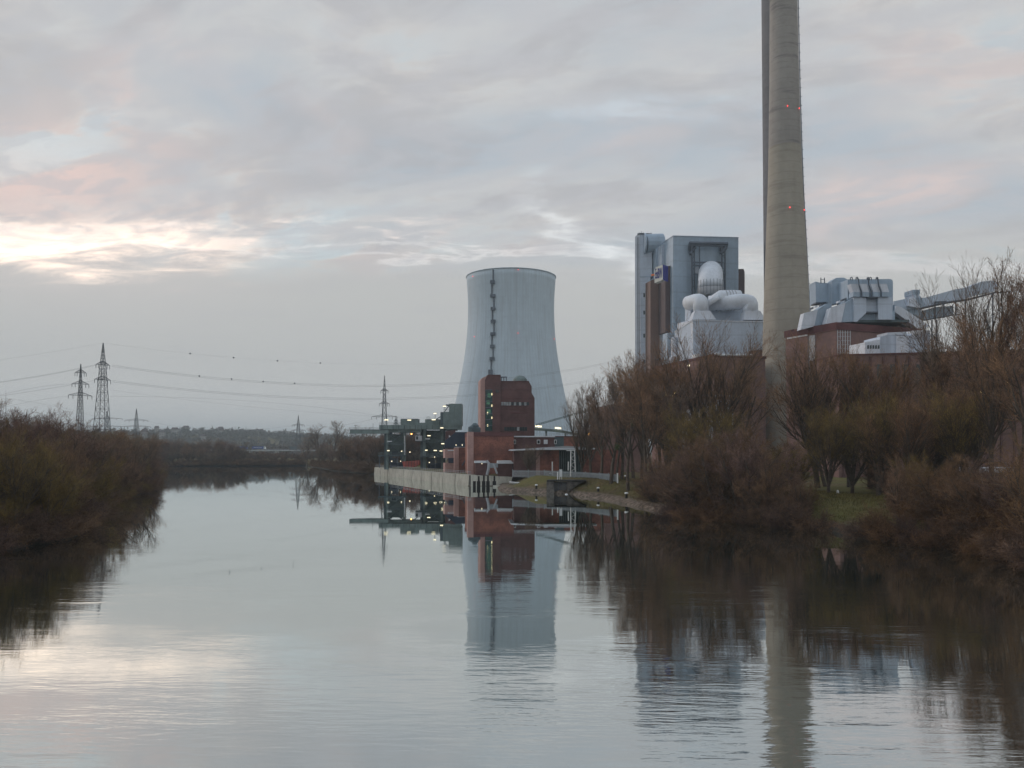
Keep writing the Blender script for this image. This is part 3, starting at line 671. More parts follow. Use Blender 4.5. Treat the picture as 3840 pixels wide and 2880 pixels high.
cable([(-40, 1440, 250), (200, 1403, 290), (372, 1367, 328)], 'second upper cable leaving the tallest pylon towards the left edge', .035)
cable([(-40, 1490, 250), (180, 1455, 290), (370, 1423, 328)], 'lower cable leaving the tallest pylon towards the left edge', .035)
cable([(-40, 1492, 250), (180, 1459, 290), (290, 1440, 356)], 'cable leaving the slim pylon towards the left edge', .03)
cable([(-40, 1540, 250), (150, 1508, 290), (285, 1482, 356)], 'lowest cable leaving the slim pylon towards the left edge', .03)
cable([(-40, 1355, 250), (180, 1318, 290), (387, 1286, 330)], 'earth wire leaving the tallest pylon towards the left edge', .02)
cable([(-40, 1486, 400), (150, 1530, 600), (385, 1572, 815)], 'cable falling from the left edge to the wide-armed pylon', .045)
cable([(1150, 1595, 760), (1300, 1599, 740), (1430, 1563, 475)], 'cable between the river bend pylon and the gantry pylon', .05)

# ================================================================== cooling tower
Yt = 640; tcn = at(1916.5, 1692.6, Yt); sc = Yt / F
prof = []
for yc, xl, xr in [(1785, 0, 1090), (1700, 0, 1082), (1600, 0, 1060), (1400, 0, 1022), (1200, 0, 983.5), (1000, 0, 942), (800, 0, 911), (700, 0, 902), (600, 0, 898.5), (450, 0, 900), (350, 0, 903), (250, 0, 908), (211, 0, 911.0)]:
    y = 950 + yc / 2.37; prof.append(((xr - 513) / 2.37 * sc, HC + (1692.6 - y) * sc))
# resample smoothly
pz = np.array([p[1] for p in prof]); pr = np.array([p[0] for p in prof]); co = np.polyfit(pz, pr, 4); zsn = np.linspace(pz[0], pz[-1], 34)
fit = [(float(np.polyval(co, z)), float(z)) for z in zsn]
def rad(z): return float(np.polyval(co, z))
ct = thing('cooling_tower', 'large pale blue-grey hyperbolic cooling tower behind the brick tower', 'cooling tower', (tcn.x, tcn.y, 3))
mb = MB(); mb.smooth = True; inner = [(r - .9, z) for r, z in fit][::-1]
mb.lathe(tcn, fit + inner, 144, caps=False)
m = M['shell']; t = NT(m.node_tree); p = [x for x in m.node_tree.nodes if x.type == 'BSDF_PRINCIPLED'][0]; old = p.inputs['Base Color'].links[0].from_socket
tcx_ = t.n('ShaderNodeTexCoord'); sp = t.n('ShaderNodeSeparateXYZ'); t.lk(tcx_.outputs['Object'], sp.inputs[0])
an = t.m('MULTIPLY', t.m('ARCTAN2', sp.outputs[0], sp.outputs[1]), 96 / (2 * math.pi)); fa = t.m('FRACT', an)
fz = t.m('FRACT', t.m('DIVIDE', sp.outputs[2], 5.2))
ln = t.m('MAXIMUM', t.ss(fa, 0, .16, 1, 0), t.m('MULTIPLY', t.ss(fz, 0, .16, 1, 0), .35)); sk_ = t.noise(t.vec(t.m('MULTIPLY', an, .5), 0, t.m('MULTIPLY', sp.outputs[2], .02)), 1.4, 5, .6)
nc_ = t.mix(t.m('MULTIPLY', ln, .40), old, (.24, .27, .30)); nc_ = t.mix(t.ss(sk_, .46, .7, 0, .35), nc_, (.34, .37, .38)); t.lk(nc_, p.inputs['Base Color'])
mb.build('shell', M['shell'], ct)
mb = MB(); mb.smooth = True; zt = fit[-1][1]; rt = fit[-1][0]; mb.lathe(tcn, [(rt - .9, zt - .1), (rt + .35, zt - .1), (rt + .35, zt + .4), (rt - .9, zt + .4), (rt - .9, zt - .1)], 144, caps=False); mb.build('rim', M['shell'], ct)
for k in range(48):
    a0 = 2 * math.pi * k / 48; mb = MB(); r_ = fit[0][0] - .4; b0 = r_ + 2
    for da in (-.05, .05): mb.tube([(tcn.x + b0 * math.cos(a0 + da), tcn.y + b0 * math.sin(a0 + da), 2.5), (tcn.x + r_ * math.cos(a0), tcn.y + r_ * math.sin(a0), fit[0][1] + .1)], .45, 5)
    mb.build('leg', M['grey_concrete'], ct)
# zigzag stair up the shell
mb = MB(); ys_ = [(140, 357), (245, 357), (256, 345), (368, 345), (376, 363), (484, 363), (492, 350), (598, 350), (606, 364), (712, 364), (722, 346), (824, 346), (832, 357), (936, 357), (944, 340), (1050, 340), (1075, 330)]
pts = []
for yc, xc in ys_:
    y = 950 + yc / 2.37; z = HC + (1692.6 - y) * sc * .95; z = min(z, zt - .5); rr_ = rad(z); dx = (1700 + xc / 2.37 - 1916.5) * sc * .95
    th = math.asin(max(-1, min(1, dx / rr_))); pts.append(Vector((tcn.x + (rr_ + .8) * math.sin(th), tcn.y - (rr_ + .8) * math.cos(th), z)))
for a, b_ in zip(pts, pts[1:]): mb.tube([a, b_], .55, 5)
for a, b_ in zip(pts[1::2], pts[2::2]):
    lo_, hi_ = (a, b_) if a.x < b_.x else (b_, a); mb.cube(lo_.x - 1.2, hi_.x + 1.2, lo_.y - 1.5, lo_.y + .6, min(a.z, b_.z) - .8, max(a.z, b_.z) + .8)
mb.build('access_stair', M['steel_dark'], ct)
for yc, xc in [(167, 188), (146, 573), (722, 203), (711, 571), (726, 884)]:
    y = 950 + yc / 2.37; z = min(HC + (1692.6 - y) * sc * .95, zt + .8); dx = (1700 + xc / 2.37 - 1916.5) * sc; th = math.asin(max(-1, min(1, dx / rad(min(z, zt))))); r_ = rad(min(z, zt)) + .7
    mb = MB(); mb.ball((tcn.x + r_ * math.sin(th), tcn.y - r_ * math.cos(th), z), .26, 8, 6); mb.build('warning_light', M['lamp_red'], ct)

# ================================================================== chimneys
def chimney(cx, Yd, prof, split, mats, label, lights, ladder):
    c0 = at(cx, 1692.6, Yd); k = Yd / F; o = thing('chimney', label, 'chimney', (c0.x, c0.y, 3)); pf = [(w / 2 * k, HC + (1692.6 - y) * k) for y, w in prof]
    def rz(z): return float(np.interp(z, [q[1] for q in pf][::-1] if pf[0][1] > pf[-1][1] else [q[1] for q in pf], [q[0] for q in pf][::-1] if pf[0][1] > pf[-1][1] else [q[0] for q in pf]))
    zs_ = HC + (1692.6 - split) * k; zb = 2.0; ztp = pf[-1][1]
    for nm, za, zb_, mt in (('lower_shaft', zb, zs_, mats[0]), ('upper_shaft', zs_, ztp, mats[1])):
        mb = MB(); mb.smooth = True; L = [(rz(z), float(z)) for z in np.linspace(za, zb_, 30)]
        if nm == 'upper_shaft': L += [(L[-1][0] - 1, L[-1][1]), (L[-1][0] - 1, L[-1][1] - 6)]
        mb.lathe(c0, L, 64, caps=False); mb.build(nm, mt, o)
    for zg in []:
        mb = MB(); r_ = rz(zg); mb.lathe(c0, [(r_ + .03, zg - .25), (r_ + .9, zg - .2), (r_ + .9, zg), (r_ + .03, zg)], 48, caps=False)
        mb.build('gallery', M['steel_dark'], o)
    for (x, y) in lights[0]:
        d = ray(x, y); z = HC + (1692.6 - y) * k * .97; dx = (x - cx) * k; r_ = rz(z) + .35; s_ = max(-.98, min(.98, dx / r_)); mb = MB()
        mb.ball((c0.x + r_ * s_, c0.y - r_ * math.sqrt(1 - s_ * s_), z), .19 * Yd / 330, 8, 6, 1.6); mb.build('warning_light', M['lamp_red'], o)
    if ladder:
        mb = MB(); zz_ = np.arange(20, ztp - 1, 3.6)
        L = [Vector((c0.x + (rz(z) + .55), c0.y - .6, z)) for z in zz_]; mb.tube(L, .10, 4); mb.tube([q + Vector((0, .6, 0)) for q in L], .10, 4)
        for q in L: mb.tube([q - Vector((.7, 0, 0)), q + Vector((.45, 0, 0))], .12, 4)
        mb.build('ladder', M['steel_dark'], o)
    return o
m = M['grey_concrete']; t = NT(m.node_tree)
for mn in ('grey_concrete', 'tan_concrete'):   # soot-dark repair bands
    m = M[mn]; t = NT(m.node_tree); p = [x for x in m.node_tree.nodes if x.type == 'BSDF_PRINCIPLED'][0]; old = p.inputs['Base Color'].links[0].from_socket
    q_ = t.n('ShaderNodeTexCoord'); sp = t.n('ShaderNodeSeparateXYZ'); t.lk(q_.outputs['Object'], sp.inputs[0])
    st = t.noise(t.vec(t.m('MULTIPLY', sp.outputs[0], .13), t.m('MULTIPLY', sp.outputs[1], .13), t.m('MULTIPLY', sp.outputs[2], 1.0)), .35, 4, .6)
    t.lk(t.mix(t.ss(st, .56, .68, 0, .5 if mn[0] == 'g' else .3), old, tuple(v * .5 for v in ((.26, .25, .245) if mn[0] == 'g' else (.36, .315, .25)))), p.inputs['Base Color'])
# widths in photo pixels by row
chimney(2954, 320, [(1750, 190), (1560, 186), (1300, 174), (1150, 164), (900, 144), (720, 128), (543, 118), (300, 108), (0, 101), (-500, 92)], 545, (M['tan_concrete'], M['grey_concrete']),
        'tall concrete chimney, grey above and tan below, beside the brick boiler house',
        ([C(11, 268, 678), C(11, 359, 683), C(11, 270, 1408), C(11, 387, 1410)], [HC + (1692.6 - 388) * 320 / F, HC + (1692.6 - 782) * 320 / F]), True)
chimney(2935, 400, [(1750, 124), (1560, 124), (0, 124), (10, 124), (-300, 120)], 1500, (M['dark_concrete'], M['dark_concrete']),
        'darker grey chimney mostly hidden behind the tan one', ([C(11, 168, 325), C(11, 173, 968)], []), False)
# ================================================================== quay
Q0 = Vector((-62.6, 366, 0)); Q1 = Vector((-13.0, 243.6, 0)); qd = (Q1 - Q0).normalized(); qn = Vector((-qd.y, qd.x, 0))  # qn points inland (right)
if qn.x < 0: qn = -qn
qw = thing('quay_wall', 'long pale concrete quay wall with dark vertical joints under the gantry', 'quay wall', (-38, 305, 0))
Lq = (Q1 - Q0).length; npan = 10; hq = 3.3
for k in range(npan):
    a = Q0 + qd * (Lq * k / npan + .24); b_ = Q0 + qd * (Lq * (k + 1) / npan - .24); mb = MB(); bt = -qn * .35
    mb.hexa([a + bt + Vector((0, 0, -2)), b_ + bt + Vector((0, 0, -2)), b_ + qn * 3 + Vector((0, 0, -2)), a + qn * 3 + Vector((0, 0, -2)), a + Vector((0, 0, hq)), b_ + Vector((0, 0, hq)), b_ + qn * 3 + Vector((0, 0, hq)), a + qn * 3 + Vector((0, 0, hq))])
    mb.build('wall_panel', M['concrete'], qw)
mb = MB(); a, b_ = Q0 - qn * .1, Q1 - qn * .1; mb.hexa([a + qn * .3 + Vector((0, 0, -2)), b_ + qn * .3 + Vector((0, 0, -2)), b_ + qn * 2.8 + Vector((0, 0, -2)), a + qn * 2.8 + Vector((0, 0, -2)), a + qn * .3 + Vector((0, 0, hq - .1)), b_ + qn * .3 + Vector((0, 0, hq - .1)), b_ + qn * 2.8 + Vector((0, 0, hq - .1)), a + qn * 2.8 + Vector((0, 0, hq - .1))]); mb.build('backing', M['timber_black'], qw)
mb = MB()
for k in range(54):
    q = Q0 + qd * (Lq * k / 53) + qn * .6; mb.tube([q + Vector((0, 0, hq)), q + Vector((0, 0, hq + 1.1))], .05, 4)
for hh in (.6, 1.1): mb.tube([Q0 + qn * .6 + Vector((0, 0, hq + hh)), Q1 + qn * .6 + Vector((0, 0, hq + hh))], .05, 4)
mb.build('railing', M['fence_metal'], qw)
# lighter end section
pl = Plane(1764, 243.2, 2)
ew = thing('quay_end_wall', 'whitish stained concrete wall closing the quay behind the mooring piles', 'quay wall', tuple(pl.o.xy) + (0,))
xs_ = [1765, 1792, 1818, 1845, 1872, 1899, 1921]
for k, (xa, xb) in enumerate(zip(xs_, xs_[1:])):
    mb = MB(); ya = 1781 + (xa - 1765) * .05; yb = 1781 + (xb - 1765) * .05; xe = xb - 1 if k < 5 else xb
    mb.slab(pl, [(xa, 1850), (xe if k < 5 else 1911, 1850), (xe, yb), (xa, ya)], 2.2 + .05 * (k % 2), front=.05 * (k % 2)); mb.build('wall_panel', M['concrete_white'], ew)
# mooring piles
for k, (xc, yt_, wd) in enumerate([(390, 1378, .34), (438, 1312, .42), (495, 1306, .42), (543, 1308, .42), (615, 1312, .42)]):
    p = at(*C(4, xc, yt_), 238.5); b0 = Vector((p.x, p.y, -2)); mb = MB(); mb.tube([b0, Vector((p.x, p.y, .9)), Vector((p.x, p.y, .95)), p], [wd, wd, wd * .72, wd * .62], 8)
    o = thing('mooring_pile', 'black timber mooring pile in front of the whitish quay end wall, %s from the left' % ORD[k], 'mooring pile', (p.x, p.y, -2), 'mooring piles at the quay end')
    mb.build('post', M['timber_black'], o)
    mb = MB(); mb.cube(p.x - wd * 1.25, p.x + wd * 1.25, p.y - wd - .35, p.y - wd, -.5, 1.7); mb.build('fender', M['timber_black'], o)
# low white pontoon float by the last pile
p = at(*C(4, 645, 1455), 237); mb = MB(); mb.cube(p.x - 1.2, p.x + 1.4, p.y - .6, p.y + .6, -.2, .5); mb.tube([p + Vector((-1, 0, .6)), p + Vector((1.3, 0, .6))], .12, 6); tag(mb.build('float', M['concrete_white'], loc=(p.x, p.y, 0)), 'small whitish float lying beside the last mooring pile', 'float')

# ================================================================== unloading gantry
GY = 338; gp = Plane(1430, GY, 0); o3 = lambda x, y: C(3, x, y)
ga = thing('unloading_gantry', 'grey-green coal unloading gantry with lamps and a boom over the river', 'gantry crane', (gp.o.x + 20, GY, 3.2))
def gr(name, x0, y0, x1, y1, d, front, mt, par=None):
    mb = MB(); a = o3(x0, y0); b_ = o3(x1, y1); mb.rect(gp, a[0], a[1], b_[0], b_[1], d, front); return mb.build(name, M[mt], par or ga)
def rail(par, x0, x1, yb, yt_, front, n, name='railing', plane=None, cr=3, r=.045):
    pp = plane or gp; mb = MB()
    for i in range(n + 1):
        x = x0 + (x1 - x0) * i / n; a = pp.pt(*C(cr, x, yb), front); b_ = pp.pt(*C(cr, x, yt_), front); mb.tube([a, b_], r, 4)
    for y in (yt_, (yt_ + yb) / 2): mb.tube([pp.pt(*C(cr, x0, y), front), pp.pt(*C(cr, x1, y), front)], r, 4)
    return mb.build(name, M['fence_metal'] if cr != 3 else M['green_steel'], par)
gr('boom', 105, 769, 590, 815, 6, 0, 'green_steel'); rail(ga, 108, 466, 769, 741, .2, 24, 'boom_railing')
gr('boom_rib', 105, 765, 590, 770, 6.4, -.2, 'green_steel_dark')
gr('deck_beam', 470, 708, 1482, 762, 9, -.4, 'green_steel'); gr('lower_beam', 590, 763, 1000, 800, 5, 1.0, 'green_steel'); rail(ga, 472, 742, 708, 677, -.1, 20, 'deck_railing')
for k in range(14): gr('beam_stiffener', 500 + k * 70, 712, 506 + k * 70, 760, .3, -.62, 'green_steel_dark')
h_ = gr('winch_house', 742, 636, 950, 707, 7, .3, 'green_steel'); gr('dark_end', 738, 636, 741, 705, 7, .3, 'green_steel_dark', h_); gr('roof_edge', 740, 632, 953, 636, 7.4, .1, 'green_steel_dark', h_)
h_ = gr('motor_house', 1042, 642, 1222, 707, 7, .3, 'green_steel'); gr('roof_edge', 1040, 638, 1224, 642, 7.4, .1, 'green_steel_dark', h_)
gr('parapet', 951, 680, 1041, 707, 6, .4, 'green_steel')
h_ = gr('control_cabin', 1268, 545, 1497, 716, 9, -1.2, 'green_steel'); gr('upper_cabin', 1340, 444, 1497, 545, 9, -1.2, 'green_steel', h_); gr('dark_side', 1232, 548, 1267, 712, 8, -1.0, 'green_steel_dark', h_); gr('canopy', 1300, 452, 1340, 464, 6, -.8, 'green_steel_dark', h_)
gr('trolley', 1240, 716, 1485, 762, 8.5, -1.0, 'green_steel'); gr('trolley_wheels', 1290, 762, 1436, 778, 6, 0, 'green_steel_dark')
rail(ga, 1270, 1335, 545, 490, .5, 6, 'cabin_railing'); rail(ga, 1060, 1105, 640, 605, .5, 4, 'roof_railing')
mb = MB(); mb.tube([gp.pt(*o3(1180, 640), 1), gp.pt(*o3(1240, 600), 1), gp.pt(*o3(1340, 470), 1)], .18, 5); mb.build('stair', M['green_steel_dark'], ga)
for x0, x1, mt in [(535, 556, 'green_steel_dark'), (556, 586, 'green_steel'), (768, 798, 'green_steel'), (985, 1018, 'green_steel_dark'), (1018, 1052, 'green_steel'), (1240, 1268, 'green_steel'), (1270, 1292, 'green_steel_dark')]:
    gr('leg', x0, 762, x1, 1262, 1.8, 2 if mt == 'green_steel' else 3, mt); 
for x0, x1, mt in [(600, 630, 'green_steel_dark'), (735, 755, 'green_steel_dark'), (1062, 1090, 'green_steel_dark'), (1200, 1222, 'green_steel_dark')]: gr('rear_leg', x0, 800, x1, 1240, 1.6, 13, mt)
mb = MB()
for (x0, y0, x1, y1) in [(586, 812, 768, 945), (768, 812, 586, 945), (1052, 770, 1240, 920), (1240, 770, 1052, 920), (590, 820, 700, 765), (985, 860, 900, 800), (1052, 930, 1240, 1085), (586, 950, 768, 1085)]:
    mb.tube([gp.pt(*o3(x0, y0), 2.4), gp.pt(*o3(x1, y1), 2.4)], .22, 5)
mb.build('bracing', M['green_steel_dark'], ga)
for x0, y0, x1, y1 in [(586, 825, 775, 1060), (1052, 775, 1240, 1080)]: gr('cladding_panel', x0, y0, x1, y1, .4, 7, 'green_steel')
gr('driver_cabin', 920, 842, 1000, 905, 3, -1, 'roof_grey'); gr('cabin_window', 930, 850, 955, 890, .1, -1.12, 'glass')
for x0, y0, x1, y1 in [(500, 940, 565, 948), (925, 905, 1062, 916), (455, 1085, 800, 1098), (985, 1095, 1310, 1108), (760, 800, 900, 806), (586, 942, 770, 950), (1052, 918, 1245, 926)]: gr('platform', x0, y0, x1, y1, 5, -.5, 'green_steel_dark')
rail(ga, 460, 795, 1085, 1052, -.3, 16, 'walkway_railing'); rail(ga, 990, 1305, 1095, 1062, -.3, 16, 'walkway_railing'); rail(ga, 1052, 1240, 918, 890, -.3, 8, 'walkway_railing')
for x in (470, 612, 700, 1110, 1165, 1330): gr('post', x, 1098, x + 6, 1245, .3, 0, 'steel_dark')
mb = MB(); mb.tube([gp.pt(*o3(790, 842), .8), gp.pt(*o3(790, 1085), .8)], .16, 8); mb.build('pipe', M['roof_pale'], ga)
for k, (x0, y0, x1, y1, mt) in enumerate([(570, 1120, 690, 1180, 'steel_dark'), (600, 1180, 780, 1235, 'navy'), (1060, 1115, 1150, 1200, 'steel_dark'), (1080, 1185, 1280, 1245, 'navy'), (1190, 1110, 1240, 1190, 'green_steel_dark'), (630, 1040, 690, 1085, 'navy'), (1085, 1040, 1200, 1090, 'green_steel_dark'), (690, 1060, 740, 1085, 'steel_dark')]):
    gr('machinery', x0, y0, x1, y1, 3, 4 + .1 * k, mt)
for k in range(16): x = 575 + (k % 8) * 26 + (k // 8) * 500; gr('hanger', x, 1060, x + 4, 1110, .3, 3, 'steel_dark')
for x, y in [(600, 912), (1072, 881)]: gr('sign_panel', x - 26, y - 6, x + 28, y + 6, .1, -.7, 'roof_pale')
L_ = [(560, 645, 1), (845, 648, 1), (1148, 643, 1), (1165, 566, .7), (1283, 476, .8), (1250, 745, .8), (1090, 842, .8), (1263, 942, .8), (585, 1028, .6), (750, 1035, .35), (853, 1046, .35), (1057, 1023, .6), (1168, 1026, .8), (1230, 1033, .35), (1249, 1033, .35), (627, 1160, .3), (1095, 1175, .3), (1160, 1108, .22), (737, 1160, .22), (1285, 1027, .25)]
for x, y, s in L_:
    c0 = gp.pt(*o3(x, y), -2.0); w = .8 * s if s > .5 else .22 * s / .35; hh = .17 if s > .5 else .18
    mb = MB(); mb.cube(c0.x - w, c0.x + w, c0.y, c0.y + .2, c0.z - hh, c0.z + hh); l_ = mb.build('floodlight', M['lamp_warm'], ga)
    mb = MB(); mb.cube(c0.x - w, c0.x + w, c0.y + .2, c0.y + .5, c0.z - hh, c0.z + hh + .08); mb.tube([c0 + Vector((0, .3, 0)), c0 + Vector((0, 2.4, -.1 if s < .5 else -1.6))], .07, 4); mb.build('fitting', M['steel_dark'], l_)
c0 = gp.pt(*o3(873, 820), -1.4); mb = MB(); mb.ball(c0, .3); mb.build('warning_lamp', M['lamp_orange'], ga)
for x, yb, yt_ in [(560, 705, 640), (1165, 640, 566), (395, 769, 690)]:
    mb = MB(); mb.tube([gp.pt(*o3(x, yb), .3), gp.pt(*o3(x, yt_), .3)], .07, 4); mb.build('lamp_post', M['green_steel'], ga)
mb = MB(); a = gp.pt(*o3(178, 741), .3); mb.tube([a, a + Vector((0, 0, .9))], .05, 4); mb.cube(a.x - .5, a.x + .5, a.y - .1, a.y + .1, a.z + .8, a.z + 1.0); mb.build('bracket', M['green_steel'], ga)
hp = Plane(C(3, 760, 0)[0], 330, 0)
mb = MB(); mb.slab(hp, [C(3, 757, 1165), C(3, 968, 1150), C(3, 968, 1205), C(3, 900, 1235), C(3, 775, 1235)], 5); o = mb.build('skip_hopper', M['red_paint'], loc=tuple(hp.o.xy) + (3.2,)); tag(o, 'faded red steel hopper standing between the gantry legs', 'hopper')
mb = MB()
for k in range(5): mb.slab(hp, [C(3, 800 + k * 35, 1155), C(3, 806 + k * 35, 1155), C(3, 806 + k * 35, 1235), C(3, 800 + k * 35, 1235)], .2, front=-.25)
mb.build('rib', M['brick_dark'], o)

# ================================================================== buildings beside the quay
def block(pl, cr, x0, y0, x1, y1, d, front, mt, name, par, zb=None):
    """box on pl; y1 None runs to the ground"""
    mb = MB(); a = C(cr, x0, y0); b_ = C(cr, x1, y0)
    p = pl.pt(a[0], a[1], front); r = pl.pt(b_[0], a[1], front); z0 = (2.9 if zb is None else zb) if y1 is None else pl.pt(*C(cr, x0, y1), front).z
    mb.box(pl, pl.loc(p)[0], pl.loc(r)[0], front, front + d, z0, p.z); return mb.build(name, M[mt] if isinstance(mt, str) else mt, par)
# navy conveyor house behind
pl = Plane(C(3, 1300, 0)[0], 318, 6)
nv = thing('conveyor_house', 'dark navy sheet-clad conveyor house between the gantry and the brick hall', 'shed', tuple(pl.o.xy) + (3.2,))
mb = MB(); mb.slab(pl, [C(3, 1290, 992), C(3, 1290, 905), C(3, 1422, 797), C(3, 1640, 797), C(3, 1640, 992)], 14); mb.build('wall', M['navy'], nv)
mb = MB(); mb.slab(pl, [C(3, 1338, 865), C(3, 1338, 832), C(3, 1362, 850)], .15, front=-.2); mb.build('sign_mark', M['roof_pale'], nv)
for x in (1425, 1502): block(pl, 3, x, 950, x + 6, 966, .4, -.4, 'lamp_warm', 'lamp', nv)
block(pl, 3, 1330, 992, 1640, None, 12, 1, 'brick_dark', 'base', nv)
mb = MB(); mb.slab(pl, [C(3, 1300, 785), C(3, 1420, 770), C(3, 1420, 900), C(3, 1300, 930)], 6, front=9); mb.build('rear_housing', M['brick_dark'], nv)
# small brick annex, its lit left end painted pink
pl = Plane(C(3, 1462, 0)[0], 276, 12)
an_ = thing('brick_annex', 'low brick annex with its lit end wall painted pink right of the gantry', 'building', tuple(pl.o.xy) + (3.2,))
block(pl, 3, 1463, 988, 1585, None, 10, 0, 'brick', 'wall', an_)
block(pl, 3, 1405, 994, 1463, None, 1.2, -.3, 'brick_pale_or_lit', 'lit_end', an_)  # left end coloured paler for the light falling on it
block(pl, 3, 1459, 982, 1588, 988, 10.6, -.2, 'roof_grey', 'roof', an_)
mb = MB(); mb.tube([pl.pt(*C(3, 1500, 1215), -.3), pl.pt(*C(3, 1572, 1105), -.3)], .18, 6); mb.build('drainpipe', M['steel_dark'], an_)
block(pl, 3, 1290, 1010, 1402, 1120, 5, 4, 'brick_pale_or_lit', 'rear_shed', an_); block(pl, 3, 1325, 1020, 1400, 1032, 5.4, 3.7, 'roof_pale', 'shed_roof', an_)
block(pl, 3, 1335, 1120, 1402, 1182, .5, 3.6, 'navy', 'window', an_); block(pl, 3, 1290, 1182, 1402, None, 5, 4, 'brick_pale_or_lit', 'shed_wall', an_)
# brick hall
pl = Plane(C(4, 380, 0)[0], 255, 12)
bh = thing('brick_hall', 'orange-red brick hall with its tall lit end painted pink beside the quay', 'building', tuple(pl.o.xy) + (3.2,))
block(pl, 4, 380, 862, 835, None, 18, 0, 'brick', 'wall', bh)
block(pl, 4, 313, 812, 380, None, 1.6, -.4, 'brick_pale_or_lit', 'lit_end', bh); block(pl, 4, 378, 816, 838, 862, 18.3, -.15, 'brick_parapet', 'parapet', bh)  # paler strip carries the evening light on the river face
for x, s in ((352, .5), (385, .7), (405, .45)):
    mb = MB(); q = pl.pt(*C(4, x + 10, 815), 7); mb.tube([q, q + Vector((0, 0, 3.0 * s)), q + Vector((0, 0, 4.2 * s))], [1.3, 1.3, .5], 8); mb.build('roof_vent', M['green_steel_dark'], bh)
block(pl, 4, 350, 778, 436, 812, 4, 5.6, 'green_steel_dark', 'roof_vent_housing', bh)
# sheds and chute in front of the hall
pl2 = Plane(C(4, 400, 0)[0], 243, 4)
sh = thing('open_shed', 'small shed with a pale flat roof against the brick hall', 'shed', tuple(pl2.o.xy) + (3.2,), 'pale-roofed sheds by the brick hall')
block(pl2, 4, 398, 1165, 540, None, 5, .3, 'brick_dark', 'wall', sh); block(pl2, 4, 390, 1142, 545, 1165, 6, -.4, 'roof_pale', 'roof', sh)
block(pl2, 4, 470, 1168, 478, 1176, .2, -.5, 'lamp_warm', 'lamp', sh)
sh = thing('brick_shed', 'dark brick shed with a sloping white roof right of the leaning pipes', 'shed', tuple(pl2.pt(*C(4, 730, 1200)).xy) + (3.2,), 'pale-roofed sheds by the brick hall')
block(pl2, 4, 655, 1170, 820, None, 5, .3, 'brick_dark', 'wall', sh)
mb = MB(); mb.slab(pl2, [C(4, 650, 1172), C(4, 655, 1140), C(4, 805, 1138), C(4, 832, 1165), C(4, 828, 1172)], 6, front=-.4); mb.build('roof', M['roof_pale'], sh)
mb = MB(); q = [pl2.pt(*C(4, *v), -1) for v in ((530, 1300), (548, 1230), (552, 1170), (525, 1140))]; mb.tube(q, .42, 8)
q = [pl2.pt(*C(4, *v), -.8) for v in ((645, 1285), (628, 1235), (600, 1180))]; mb.tube(q, .3, 8); lp = mb.build('leaning_pipes', M['roof_grey'], loc=tuple(q[0].xy) + (3.2,)); tag(lp, 'pale bent loading pipes standing between the two small sheds', 'loading pipe')
mb = MB(); mb.slab(pl2, [C(4, 555, 1168), C(4, 655, 1168), C(4, 655, 1216), C(4, 570, 1222)], 1.5, front=-.5); mb.build('chute', M['fence_metal'], lp)
# brick tower
pt_ = Plane(C(4, 510, 0)[0], 296, 9)
bt = thing('brick_tower', 'dark red brick tower block with lit stair glazing in front of the cooling tower', 'tower', tuple(pt_.o.xy) + (3.2,))
mb = MB(); mb.slab(pt_, [C(4, 510, 1000), C(4, 510, 228), C(4, 545, 170), C(4, 683, 170), C(4, 688, 176), C(4, 688, 1000)], 8); mb.build('stair_tower', M['brick_dark'], bt)
mb = MB(); mb.slab(pt_, [C(4, 458, 1000), C(4, 458, 232), C(4, 475, 205), C(4, 530, 180), C(4, 509, 228), C(4, 509, 1000)], 7.5, front=.25); mb.build('lit_end_wall', M['brick_pale_or_lit'], bt)  # warm side light put into this wall's colour
mb = MB(); mb.slab(pt_, [C(4, 689, 1000), C(4, 689, 240), C(4, 1005, 240), C(4, 1037, 298), C(4, 1037, 372), C(4, 1070, 430), C(4, 1070, 1000)], 14, front=.6); mb.build('main_block', M['brick_dark'], bt)
mb = MB(); mb.slab(pt_, [C(4, 689, 236), C(4, 1008, 236), C(4, 1008, 242), C(4, 689, 242)], 14.4, front=.4); mb.build('coping', M['brick_parapet'], bt)
mb = MB(); mb.slab(pt_, [C(4, 543, 166), C(4, 686, 166), C(4, 686, 171), C(4, 543, 171)], 8.4, front=-.2); mb.build('coping', M['brick_parapet'], bt)
gl_ = block(pt_, 4, 514, 335, 592, 800, .2, -.12, 'glass_green', 'stair_glazing', bt)
for k in range(7): block(pt_, 4, 514, 333 + k * 67, 592, 341 + k * 67, .3, -.28, 'steel_dark', 'glazing_bar', gl_)
for x, y in [(586, 385), (586, 515), (537, 598), (586, 652), (538, 738)]: block(pt_, 4, x - 5, y - 11, x + 6, y + 14, .1, -.26, 'window_lit', 'lit_pane', gl_)
for x, y in [(560, 400), (548, 480), (556, 580)]: block(pt_, 4, x - 22, y - 22, x + 16, y + 22, .1, -.19, 'window_green', 'green_pane', gl_)
for x in (636, 656): block(pt_, 4, x - 6, 335, x + 6, 372, .2, -.1, 'glass', 'window', bt)
for k in range(11):
    x = 692 + k * 29; block(pt_, 4, x, 474, x + 24, 514, .2, .45, ['glass_pale', 'glass_pale', 'glass_pale', 'glass_pale', 'glass', 'glass_pale', 'glass', 'glass_pale', 'glass', 'glass_pale', 'glass'][k], 'window', bt)
block(pt_, 4, 690, 468, 1012, 474, .4, .35, 'brick_parapet', 'lintel', bt); block(pt_, 4, 690, 514, 1012, 519, .4, .35, 'brick_parapet', 'sill', bt)
for k in range(9): x = 728 + k * 29; block(pt_, 4, x, 758, x + 25, 800, .2, .45, 'glass_pale' if k == 5 else 'glass', 'window', bt)
